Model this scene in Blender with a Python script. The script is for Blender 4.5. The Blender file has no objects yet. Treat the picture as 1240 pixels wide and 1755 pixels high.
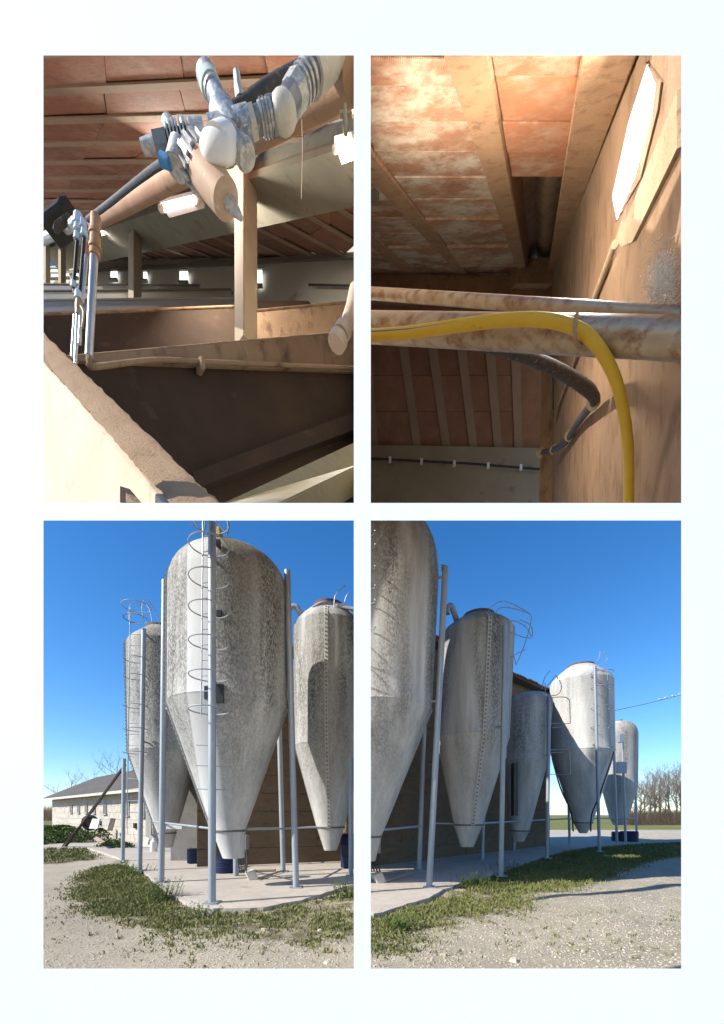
import bpy, bmesh, math, random
from mathutils import Vector, Matrix
random.seed(7)
R = math.radians
sc = bpy.context.scene
col = sc.collection

# ------------------------------------------------------------------ camera, sky, sun, exposure
F, CX, HY, CAMZ = 700.0, 620.0, 1395.0, 1.6
cd = bpy.data.cameras.new('camera'); cam = bpy.data.objects.new('camera', cd); col.objects.link(cam)
cam.location = (0, 0, CAMZ); cam.rotation_euler = (R(90), 0, 0)
cd.sensor_fit = 'VERTICAL'; cd.sensor_height = 36; cd.lens = 36 * F / 1755; cd.shift_y = (HY - 877.5) / 1755
cd.clip_start = 0.05; cd.clip_end = 2000
sc.camera = cam
EL, DL = R(35), R(20)
TRAVEL = Vector((math.cos(EL) * math.cos(DL), math.cos(EL) * math.sin(DL), -math.sin(EL)))
w = bpy.data.worlds.new('World'); sc.world = w; w.use_nodes = True
nt = w.node_tree; nt.nodes.clear()
sky = nt.nodes.new('ShaderNodeTexSky'); sky.sky_type = 'NISHITA'; sky.sun_disc = False
sky.sun_elevation = EL; sky.sun_rotation = math.atan2(-TRAVEL.x, -TRAVEL.y)
sky.air_density = 1.0; sky.dust_density = 0.15; sky.ozone_density = 1.8; sky.altitude = 50
bg = nt.nodes.new('ShaderNodeBackground'); bg.inputs[1].default_value = 0.115
wo = nt.nodes.new('ShaderNodeOutputWorld')
hs = nt.nodes.new('ShaderNodeHueSaturation'); hs.inputs['Saturation'].default_value = 1.22
tn = nt.nodes.new('ShaderNodeMix'); tn.data_type = 'RGBA'; tn.blend_type = 'MULTIPLY'; tn.inputs[0].default_value = 1; tn.inputs[7].default_value = (.84, .96, 1.14, 1)
nt.links.new(sky.outputs[0], tn.inputs[6]); nt.links.new(tn.outputs[2], hs.inputs['Color']); nt.links.new(hs.outputs[0], bg.inputs[0]); nt.links.new(bg.outputs[0], wo.inputs[0])
sd = bpy.data.lights.new('sun', 'SUN'); sd.energy = 5.0; sd.angle = R(0.5); sd.color = (1, .95, .87)
sun = bpy.data.objects.new('sun', sd); col.objects.link(sun)
sun.rotation_euler = TRAVEL.to_track_quat('-Z', 'Y').to_euler(); sun.location = (-20, -8, 30)
vs = sc.view_settings; vs.view_transform = 'Standard'; vs.look = 'None'; vs.exposure = 0.62; vs.gamma = 1
vs.use_curve_mapping = False
sc.cycles.max_bounces = 6; sc.cycles.diffuse_bounces = 3; sc.cycles.glossy_bounces = 2; sc.cycles.transmission_bounces = 2

# ------------------------------------------------------------------ helpers
def P(px, py, Y): return Vector(((px - CX) / F * Y, Y, CAMZ + (HY - py) / F * Y))
def G(px, py, z=0.0):
    Y = (CAMZ - z) * F / (py - HY); return Vector(((px - CX) / F * Y, Y, z))
def lerp(a, b, t): return a + (b - a) * t
def to_px(v):
    return CX + v.x / v.y * F, HY - (v.z - CAMZ) / v.y * F
def plane3(a, b, c):
    n = (b - a).cross(c - a).normalized()
    return a, n
def onplane(px, py, pl):
    d = Vector(((px - CX) / F, 1, (HY - py) / F)); o = Vector((0, 0, CAMZ))
    t = (pl[0] - o).dot(pl[1]) / d.dot(pl[1]); return o + d * t

TRIM = None                                        # the interiors end above the yard: their hidden lower edges are trimmed on one sloping plane
class MB:
    def __init__(s): s.v = []; s.f = []
    def add(s, vs_, fs):
        o = len(s.v); s.v += [Vector(q) for q in vs_]; s.f += [tuple(i + o for i in f) for f in fs]; return s
    def prism(s, poly, off):                       # polygon swept along off
        n = len(poly); a = [Vector(q) for q in poly]; b = [q + off for q in a]
        fs = [tuple(range(n)), tuple(range(2 * n - 1, n - 1, -1))]
        fs += [(i, i + n, (i + 1) % n + n, (i + 1) % n) for i in range(n)]
        return s.add(a + b, fs)
    def box(s, c, dx, dy, dz):                     # centre and three half vectors
        c = Vector(c); dx = Vector(dx); dy = Vector(dy); dz = Vector(dz)
        vs_ = [c + dx * i + dy * j + dz * k for i in (-1, 1) for j in (-1, 1) for k in (-1, 1)]
        return s.add(vs_, [(0, 1, 3, 2), (4, 6, 7, 5), (0, 4, 5, 1), (2, 3, 7, 6), (0, 2, 6, 4), (1, 5, 7, 3)])
    def abox(s, x0, x1, y0, y1, z0, z1):
        return s.box(((x0 + x1) / 2, (y0 + y1) / 2, (z0 + z1) / 2), ((x1 - x0) / 2, 0, 0), (0, (y1 - y0) / 2, 0), (0, 0, (z1 - z0) / 2))
    def tube(s, pts, rad, seg=10, cap=True):
        pts = [Vector(q) for q in pts]; n = len(pts)
        if not isinstance(rad, (list, tuple)): rad = [rad] * n
        t0 = (pts[1] - pts[0]).normalized(); up = Vector((0, 0, 1))
        if abs(t0.dot(up)) > .9: up = Vector((1, 0, 0))
        u = t0.cross(up).normalized(); vs_ = []
        for i, q in enumerate(pts):
            t = (pts[min(i + 1, n - 1)] - pts[max(i - 1, 0)])
            if t.length < 1e-9: t = t0
            t = t.normalized()
            u = (u - t * u.dot(t)).normalized(); v = t.cross(u)
            for k in range(seg):
                a = 2 * math.pi * k / seg
                vs_.append(q + (u * math.cos(a) + v * math.sin(a)) * rad[i])
        fs = [(i * seg + k, i * seg + (k + 1) % seg, (i + 1) * seg + (k + 1) % seg, (i + 1) * seg + k) for i in range(n - 1) for k in range(seg)]
        if cap: fs += [tuple(range(seg - 1, -1, -1)), tuple((n - 1) * seg + k for k in range(seg))]
        return s.add(vs_, fs)
    def lathe(s, prof, ctr, seg=48, cap=(True, True)):   # prof [(z, r)], ctr(z) -> (x, y)
        vs_ = []
        for z, r in prof:
            x, y = ctr(z)
            for k in range(seg):
                a = 2 * math.pi * k / seg; vs_.append((x + r * math.sin(a), y - r * math.cos(a), z))
        n = len(prof)
        fs = [(i * seg + k, i * seg + (k + 1) % seg, (i + 1) * seg + (k + 1) % seg, (i + 1) * seg + k) for i in range(n - 1) for k in range(seg)]
        if cap[0]: fs.append(tuple(range(seg - 1, -1, -1)))
        if cap[1]: fs.append(tuple((n - 1) * seg + k for k in range(seg)))
        return s.add(vs_, fs)
    def ball(s, c, r, seg=10, ring=6, sx=(1, 1, 1)):
        c = Vector(c); vs_ = [c + Vector((0, 0, -r * sx[2]))]
        for i in range(1, ring):
            t = -math.pi / 2 + math.pi * i / ring
            for k in range(seg):
                a = 2 * math.pi * k / seg
                vs_.append(c + Vector((r * math.cos(t) * math.cos(a) * sx[0], r * math.cos(t) * math.sin(a) * sx[1], r * math.sin(t) * sx[2])))
        vs_.append(c + Vector((0, 0, r * sx[2]))); e = len(vs_) - 1; fs = []
        for k in range(seg):
            fs.append((0, 1 + (k + 1) % seg, 1 + k)); fs.append((e, e - seg + k, e - seg + (k + 1) % seg))
        for i in range(ring - 2):
            for k in range(seg):
                fs.append((1 + i * seg + k, 1 + i * seg + (k + 1) % seg, 1 + (i + 1) * seg + (k + 1) % seg, 1 + (i + 1) * seg + k))
        return s.add(vs_, fs)
    def build(s, name, m, parent=None, smooth=False, origin=None, cut=None, bevel=0, angle=35):
        root = parent
        while root is not None and root.parent is not None: root = root.parent
        if parent is None:
            if origin is None:
                xs = [q.x for q in s.v]; ys = [q.y for q in s.v]; zs = [q.z for q in s.v]
                origin = Vector(((min(xs) + max(xs)) / 2, (min(ys) + max(ys)) / 2, min(zs)))
        else: origin = root.location
        origin = Vector(origin)
        if TRIM and cut is None and any(TRIM[1].dot(q - TRIM[0]) < 0 for q in s.v): cut = TRIM
        me = bpy.data.meshes.new(name); me.from_pydata([q - origin for q in s.v], [], s.f)
        bm = bmesh.new(); bm.from_mesh(me)
        if cut is not None:
            co, no = cut
            g = bm.verts[:] + bm.edges[:] + bm.faces[:]
            bmesh.ops.bisect_plane(bm, geom=g, plane_co=Vector(co) - origin, plane_no=Vector(no), clear_inner=True)
            bmesh.ops.holes_fill(bm, edges=[e for e in bm.edges if e.is_boundary], sides=0)
        if bevel: bmesh.ops.bevel(bm, geom=bm.edges[:], offset=bevel, segments=1, affect='EDGES', clamp_overlap=True)
        bmesh.ops.recalc_face_normals(bm, faces=bm.faces[:])
        bm.to_mesh(me); bm.free()
        if smooth:
            me.polygons.foreach_set('use_smooth', [True] * len(me.polygons))
            try: me.set_sharp_from_angle(angle=R(angle))
            except Exception: pass
        if m is not None: me.materials.append(m)
        o = bpy.data.objects.new(name, me); col.objects.link(o); o.parent = parent
        if parent is None: o.location = origin
        return o
def tag(o, label=None, cat=None, group=None, kind=None):
    if label: o['label'] = label
    if cat: o['category'] = cat
    if group: o['group'] = group
    if kind: o['kind'] = kind
    return o
def thing(name, loc, label, cat, group=None):
    o = bpy.data.objects.new(name, None); col.objects.link(o); o.location = Vector(loc); o.empty_display_size = .1
    return tag(o, label, cat, group)
def bez(pts, n=6):                                  # smooth curve through points (Catmull-Rom)
    pts = [Vector(q) for q in pts]; out = []
    for i in range(len(pts) - 1):
        p0 = pts[max(i - 1, 0)]; p1 = pts[i]; p2 = pts[i + 1]; p3 = pts[min(i + 2, len(pts) - 1)]
        for k in range(n):
            t = k / n
            out.append(.5 * ((2 * p1) + (p2 - p0) * t + (2 * p0 - 5 * p1 + 4 * p2 - p3) * t * t + (-p0 + 3 * p1 - 3 * p2 + p3) * t ** 3))
    out.append(pts[-1]); return out
def interp(vals, n=6):
    out = []
    for i in range(len(vals) - 1):
        for k in range(n): out.append(lerp(vals[i], vals[i + 1], k / n))
    out.append(vals[-1]); return out

# ------------------------------------------------------------------ materials
class NT:
    def __init__(s, name):
        s.m = bpy.data.materials.new(name); s.m.use_nodes = True; s.t = s.m.node_tree
        s.b = s.t.nodes['Principled BSDF']; s.x = 0
        s.seed = None; s.tc = s.t.nodes.new('ShaderNodeTexCoord'); s.oi = s.t.nodes.new('ShaderNodeObjectInfo')
    def new(s, t, **k):
        n = s.t.nodes.new(t)
        for a, b in k.items(): setattr(n, a, b)
        return n
    def link(s, a, b): s.t.links.new(a, b)
    def coord(s, scale=(1, 1, 1), rnd=True, rot=(0, 0, 0)):
        mp = s.new('ShaderNodeMapping'); mp.inputs['Scale'].default_value = scale; mp.inputs['Rotation'].default_value = rot
        s.link(s.tc.outputs['Object'], mp.inputs['Vector'])
        return mp.outputs[0]
    def noise(s, scale, stretch=(1, 1, 1), detail=4, rough=.6, lo=.3, hi=.7, rnd=True, rot=(0, 0, 0), off=0):
        n = s.new('ShaderNodeTexNoise', noise_dimensions='4D'); n.inputs['Scale'].default_value = scale
        n.inputs['Detail'].default_value = detail; n.inputs['Roughness'].default_value = rough
        s.link(s.coord(stretch, rot=rot), n.inputs['Vector'])
        mm = s.new('ShaderNodeMath', operation='MULTIPLY_ADD'); s.link(s.seed if s.seed is not None else s.oi.outputs['Random'], mm.inputs[0])
        mm.inputs[1].default_value = 37.0 if rnd else 0.0; mm.inputs[2].default_value = off; s.link(mm.outputs[0], n.inputs['W'])
        return s.ramp(n.outputs[0], lo, hi)
    def ramp(s, v, lo, hi, a=0.0, b=1.0):
        r = s.new('ShaderNodeMapRange', clamp=True); s.link(v, r.inputs[0])
        r.inputs[1].default_value = lo; r.inputs[2].default_value = hi; r.inputs[3].default_value = a; r.inputs[4].default_value = b
        return r.outputs[0]
    def math(s, op, a, b=None):
        n = s.new('ShaderNodeMath', operation=op)
        for i, q in enumerate((a, b)):
            if q is None: continue
            if isinstance(q, (int, float)): n.inputs[i].default_value = q
            else: s.link(q, n.inputs[i])
        return n.outputs[0]
    def mix(s, f, a, b):
        n = s.new('ShaderNodeMix', data_type='RGBA')
        for i, q in ((0, f), (6, a), (7, b)):
            if isinstance(q, (int, float)): n.inputs[i].default_value = q
            elif isinstance(q, tuple): n.inputs[i].default_value = (*q, 1)
            else: s.link(q, n.inputs[i])
        return n.outputs[2]
    def axis(s, i):
        n = s.new('ShaderNodeSeparateXYZ'); s.link(s.tc.outputs['Object'], n.inputs[0]); return n.outputs[i]
    def bump(s, h, strength=.4, dist=.02):
        n = s.new('ShaderNodeBump'); n.inputs['Strength'].default_value = strength; n.inputs['Distance'].default_value = dist
        s.link(h, n.inputs['Height']); s.link(n.outputs[0], s.b.inputs['Normal']); return n
    def done(s, colr, rough=.8, metal=0.0, spec=.3):
        if isinstance(colr, tuple): s.b.inputs['Base Color'].default_value = (*colr, 1)
        else: s.link(colr, s.b.inputs['Base Color'])
        if isinstance(rough, (int, float)): s.b.inputs['Roughness'].default_value = rough
        else: s.link(rough, s.b.inputs['Roughness'])
        s.b.inputs['Metallic'].default_value = metal; s.b.inputs['Specular IOR Level'].default_value = spec
        return s.m
def pm(name, c1, c2, scale=6, c3=None, stretch=(1, 1, 1), rough=.85, bump=.3, bscale=40, bdist=.01, metal=0.0, lo3=.58, hi3=.72, s3=None, spec=.3, detail=5, lo=.3, hi=.7):
    n = NT(name); f = n.noise(scale, stretch, detail=detail, lo=lo, hi=hi); c = n.mix(f, c1, c2)
    if c3: c = n.mix(n.noise(s3 or scale * 2.3, stretch, detail=6, lo=lo3, hi=hi3, off=5), c, c3)
    if bump: n.bump(n.noise(bscale, detail=6, rough=.7, lo=0, hi=1, off=9), bump, bdist)
    return n.done(c, rough, metal, spec)

M = {}
M['board'] = pm('white_board', (.88, .88, .87), (.9, .9, .9), 2, rough=.7, bump=.05, bscale=90, bdist=.001)
M['steel'] = pm('galvanised_steel', (.36, .39, .43), (.28, .31, .34), 5, c3=(.42, .38, .33), stretch=(1, 1, .25), rough=.5, bump=.08, metal=.35, lo3=.66, hi3=.8)
M['dark_steel'] = pm('weathered_dark_steel', (.12, .12, .12), (.2, .17, .14), 9, rough=.6, bump=.15, metal=.4)
M['rust'] = pm('rusty_sheet', (.2, .09, .045), (.10, .06, .04), 7, c3=(.33, .2, .12), rough=.85, bump=.4)
M['concrete'] = pm('concrete', (.40, .37, .33), (.3, .28, .25), 3, c3=(.2, .18, .16), rough=.9, bump=.4, bscale=60)
M['wallpanel'] = pm('dark_concrete_panel', (.19, .125, .072), (.135, .092, .055), 2.5, c3=(.055, .043, .032), stretch=(1, 1, 2.2), rough=.92, bump=.4)
M['greywall'] = pm('grey_render', (.26, .25, .23), (.2, .19, .18), 2.5, c3=(.13, .12, .11), rough=.92, bump=.3)
M['whitewall'] = pm('whitewashed_block', (.54, .50, .44), (.38, .335, .27), 1.6, c3=(.26, .21, .16), stretch=(1, 1, 1.2), rough=.9, bump=.4, lo3=.52, hi3=.75)
M['rooftile'] = pm('grey_roof_sheet', (.075, .07, .062), (.12, .105, .09), 1.5, c3=(.07, .065, .06), rough=.9, bump=.5, bscale=14, bdist=.05)
M['darkglass'] = pm('dark_window_glass', (.03, .032, .035), (.05, .05, .05), 4, rough=.25, bump=0)
M['wood'] = pm('weathered_wood', (.42, .33, .24), (.3, .24, .18), 4, stretch=(1, 1, 6), rough=.9, bump=.3)
M['palewood'] = pm('pale_board', (.6, .54, .46), (.45, .4, .34), 3, rough=.9, bump=.3)
M['cable'] = pm('black_rubber', (.02, .02, .02), (.035, .03, .028), 20, c3=(.10, .075, .05), rough=.6, bump=.2, lo3=.62, hi3=.72)
M['plasticblue'] = pm('blue_plastic', (.008, .015, .05), (.012, .022, .065), 5, rough=.5, bump=.05)
M['plasticwhite'] = pm('white_plastic', (.75, .74, .7), (.62, .6, .56), 8, rough=.5, bump=.05)
M['stone'] = pm('limestone_gravel', (.58, .52, .42), (.40, .34, .26), 9, rough=.95, bump=.3)

def silo_mat(name, strip=None, bright=1.0, moss=1.0, lich=1.0):
    n = NT(name)
    sp_ = n.new('ShaderNodeSeparateColor'); n.link(n.oi.outputs['Color'], sp_.inputs[0]); n.seed = sp_.outputs[0]   # one seed for all shells of a silo
    streak = n.noise(2.6, (1, 1, .10), detail=6, rough=.65, lo=.34, hi=.66)
    fine = n.noise(17, (1, 1, .06), detail=3, lo=.3, hi=.7, off=3)
    c = n.mix(streak, tuple(bright * q for q in (.64, .63, .60)), tuple(bright * q for q in (.40, .395, .375)))
    c = n.mix(n.math('MULTIPLY', fine, .4), c, tuple(bright * q for q in (.29, .285, .265)))
    big = n.noise(1.25, (1, 1, .12), detail=3, lo=.36, hi=.56, off=11)
    z = n.axis(2)
    up = n.ramp(z, 1.3, 4.6)                                # lichen grows on the upper shell, the hopper stays cleaner
    patch = n.noise(3.2, (1, 1, .22), detail=4, lo=.33, hi=.58, off=41)
    msk = n.math('MULTIPLY', n.math('MULTIPLY', n.math('MULTIPLY', big, n.ramp(patch, 0, 1, .6, 1)), up), lich)
    if strip:
        x = n.axis(0); y = n.axis(1)
        s1 = n.math('MULTIPLY', n.ramp(x, strip[0] - .02, strip[0] + .01), n.ramp(x, strip[1] - .01, strip[1] + .03, 1, 0))
        s1 = n.math('MULTIPLY', s1, n.ramp(y, -.1, .0, 1, 0))
        msk = n.math('MULTIPLY', msk, n.math('SUBTRACT', 1.0, n.math('MULTIPLY', s1, .92)))
        c = n.mix(n.math('MULTIPLY', s1, .8), c, (.58, .58, .57))
        dk = n.math('MULTIPLY', n.math('MULTIPLY', n.ramp(x, strip[1], strip[1] + .05), n.ramp(x, strip[1] + .35, strip[1] + .9, 1, .35)), up)
        msk = n.math('MAXIMUM', msk, n.math('MULTIPLY', dk, .85))
    spk = n.noise(30, (1, 1, .55), detail=5, rough=.8, lo=.42, hi=.55, off=17)
    film = n.math('MULTIPLY', msk, .3)
    c = n.mix(film, c, (.15, .135, .105))
    c = n.mix(n.math('MULTIPLY', n.math('MULTIPLY', msk, spk), .9), c, (.055, .052, .043))
    top = n.math('MULTIPLY', n.ramp(z, 5.4, 7.6), n.noise(1.4, (1, 1, .3), detail=5, lo=.42, hi=.62, off=23))
    c = n.mix(n.math('MULTIPLY', top, .8 * moss), c, (.13, .10, .045))
    low = n.math('MULTIPLY', n.ramp(z, 1.8, .7), n.noise(4, (1, 1, .3), detail=5, lo=.4, hi=.7, off=29))
    c = n.mix(n.math('MULTIPLY', low, .4), c, (.34, .24, .14))
    n.bump(n.noise(45, (1, 1, .5), detail=6, rough=.7, lo=0, hi=1, off=31), .25, .012)
    return n.done(c, .85, 0, .25)
M["siloB"] = silo_mat("silo_shell_ladder_strip", strip=(-.42, .04), lich=1.15)
M['silo'] = silo_mat('silo_shell')
M['seam'] = pm('pale_seam_flange', (.50, .49, .46), (.38, .37, .34), 5, c3=(.2, .19, .16), stretch=(1, 1, .3), rough=.85, bump=.2)
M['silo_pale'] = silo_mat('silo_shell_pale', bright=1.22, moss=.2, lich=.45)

# ------------------------------------------------------------------ the ground
pA_ = [(165, 1484), (200, 1480), (240, 1500), (285, 1535), (310, 1552), (300, 1566), (310, 1590), (270, 1588), (215, 1574), (160, 1560), (128, 1530), (145, 1502)]
pB_ = [(235, 1572), (300, 1560), (360, 1560), (450, 1560), (545, 1540), (612, 1525), (612, 1600), (540, 1630), (470, 1625), (390, 1608), (300, 1605)]
pC_ = [(50, 1414), (140, 1416), (165, 1440), (150, 1455), (165, 1472), (120, 1476), (50, 1480)]
pD_ = [(627, 1570), (700, 1556), (752, 1542), (800, 1513), (850, 1505), (905, 1512), (905, 1545), (880, 1560), (820, 1575), (760, 1590), (710, 1610), (680, 1635), (628, 1640)]
pE_ = [(790, 1512), (850, 1500), (900, 1484), (950, 1465), (1005, 1455), (1080, 1449), (1180, 1444), (1180, 1462), (1100, 1475), (1040, 1500), (950, 1528), (860, 1530), (800, 1530)]
def inpoly(x, y, poly):
    c = False; j = len(poly) - 1
    for i in range(len(poly)):
        xi, yi = poly[i]; xj, yj = poly[j]
        if (yi > y) != (yj > y) and x < (xj - xi) * (y - yi) / (yj - yi) + xi: c = not c
        j = i
    return c
def ground_mat():
    n = NT('gravel_yard')
    a = n.noise(.35, detail=6, lo=.35, hi=.65, rnd=False); b = n.noise(3.2, detail=8, rough=.75, lo=.35, hi=.65, rnd=False, off=3)
    g = n.noise(30, detail=6, rough=.8, lo=.38, hi=.68, rnd=False, off=8); m = n.noise(1.1, detail=7, rough=.7, lo=.42, hi=.62, rnd=False, off=14)
    c = n.mix(b, (.53, .455, .34), (.41, .335, .235))
    c = n.mix(n.math('MULTIPLY', a, .55), c, (.58, .525, .415))
    c = n.mix(n.math('MULTIPLY', m, .5), c, (.31, .255, .185))
    c = n.mix(n.math('MULTIPLY', g, .6), c, (.70, .65, .55))
    at = n.new('ShaderNodeAttribute', attribute_name='turf')
    t = n.ramp(n.math('ADD', at.outputs['Fac'], n.math('MULTIPLY', n.math('SUBTRACT', b, .5), .7)), .35, .7)
    tc = n.mix(g, (.10, .10, .04), (.22, .18, .10))
    c = n.mix(n.math('MULTIPLY', t, .85), c, tc)
    n.bump(n.math('ADD', n.math('MULTIPLY', b, .5), g), .8, .035)
    return n.done(c, .95, 0, .1)
M['ground'] = ground_mat()
GN = 300
mb = MB(); xs = [-400, -200, -90, -50] + [-30 + 60 * i / GN for i in range(GN + 1)] + [50, 90, 200, 400]
ys = [-60, -20, -6, 0] + [1 + 39 * (i / 190) ** 1.6 for i in range(191)] + [60, 100, 200, 500, 900]
def gz(x, y):
    if abs(x) > 29.9 or y > 39.9 or y < 1: return -.03
    return -.03 + .022 * math.sin(x * 1.7 + y * .9) * math.sin(y * 1.3 - x * .6) + .012 * math.sin(3.1 * x) * math.sin(2.7 * y + 1) + .006 * math.sin(7.3 * x + 2 * y) * math.sin(6.1 * y - x)
vs_ = [(x, y, gz(x, y)) for y in ys for x in xs]; nx = len(xs)
mb.add(vs_, [(j * nx + i, j * nx + i + 1, (j + 1) * nx + i + 1, (j + 1) * nx + i) for j in range(len(ys) - 1) for i in range(nx - 1)])
gob = tag(mb.build('ground', M['ground'], smooth=True, origin=(0, 0, 0)), kind='structure')
wps = [([(G(*q).x, G(*q).y) for q in pp], s) for pp, s in ((pA_, 1), (pB_, .55), (pC_, 1), (pD_, .62), (pE_, 1))]
bbs = [(min(q[0] for q in p), max(q[0] for q in p), min(q[1] for q in p), max(q[1] for q in p)) for p, _ in wps]
att = gob.data.attributes.new('turf', 'FLOAT', 'POINT'); rt0 = random.Random(1); vals = []
for v in gob.data.vertices:
    x, y = v.co.x, v.co.y; f = 0.0
    for (p, s), bb in zip(wps, bbs):
        if bb[0] - .3 < x < bb[1] + .3 and bb[2] - .3 < y < bb[3] + .3:
            k = sum(inpoly(x + rt0.gauss(0, .16), y + rt0.gauss(0, .16), p) for _ in range(4)) / 4; f = max(f, k * s)
    vals.append(f)
att.data.foreach_set('value', vals)

def pad_mat():
    n = NT('concrete_pad'); a = n.noise(.8, detail=7, lo=.35, hi=.65, rnd=False); b = n.noise(6, detail=7, rough=.75, lo=.4, hi=.7, rnd=False, off=4)
    c = n.mix(a, (.50, .455, .40), (.42, .37, .31)); c = n.mix(n.math('MULTIPLY', b, .55), c, (.33, .27, .21))
    c = n.mix(n.noise(2.2, detail=6, lo=.62, hi=.75, rnd=False, off=7), c, (.26, .21, .16))
    n.bump(n.noise(40, detail=6, lo=0, hi=1, rnd=False), .3, .01); return n.done(c, .9, 0, .2)
M['pad'] = pad_mat()
front = [(150, 1452), (200, 1468), (236, 1486), (262, 1506), (290, 1530), (318, 1545), (350, 1556), (400, 1557), (450, 1555), (500, 1546), (550, 1533), (590, 1520), (607, 1516), (622, 1558), (640, 1566), (690, 1552), (735, 1538), (772, 1520), (800, 1508), (850, 1498), (900, 1480), (950, 1462), (1005, 1452), (1060, 1447), (1120, 1441)]
fp = [G(a, b, .045) for a, b in front]
ffull = []
for i in range(len(fp) - 1):
    for k in range(4):
        q = lerp(fp[i], fp[i + 1], k / 4); ffull.append(q + Vector((random.uniform(-.04, .04), random.uniform(-.05, .05), 0)))
ffull.append(fp[-1])
back = [Vector((22, 40, .045)), Vector((-16, 40, .045)), Vector((-16, 19.5, .045))]
mb = MB(); mb.prism(ffull + back, Vector((0, 0, -.16)))
tag(mb.build('concrete_pad', M['pad'], origin=(0, 0, 0)), kind='structure')

def field_mat():
    n = NT('field_grass'); a = n.noise(.12, (1, .4, 1), detail=6, lo=.35, hi=.65, rnd=False); b = n.noise(1.5, (1, .5, 1), detail=6, lo=.3, hi=.7, rnd=False, off=2)
    c = n.mix(a, (.16, .17, .05), (.24, .22, .09)); c = n.mix(n.math('MULTIPLY', b, .5), c, (.10, .13, .035)); n.bump(b, .6, .1)
    return n.done(c, 1, 0, .1)
M['field'] = field_mat()
mb = MB(); mb.prism([(-300, 42, 0), (300, 42, 0), (300, 500, 0), (-300, 500, 0)], Vector((0, 0, -.05)))
tag(mb.build('field', M['field'], origin=(0, 0, 0)), kind='structure')

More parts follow.
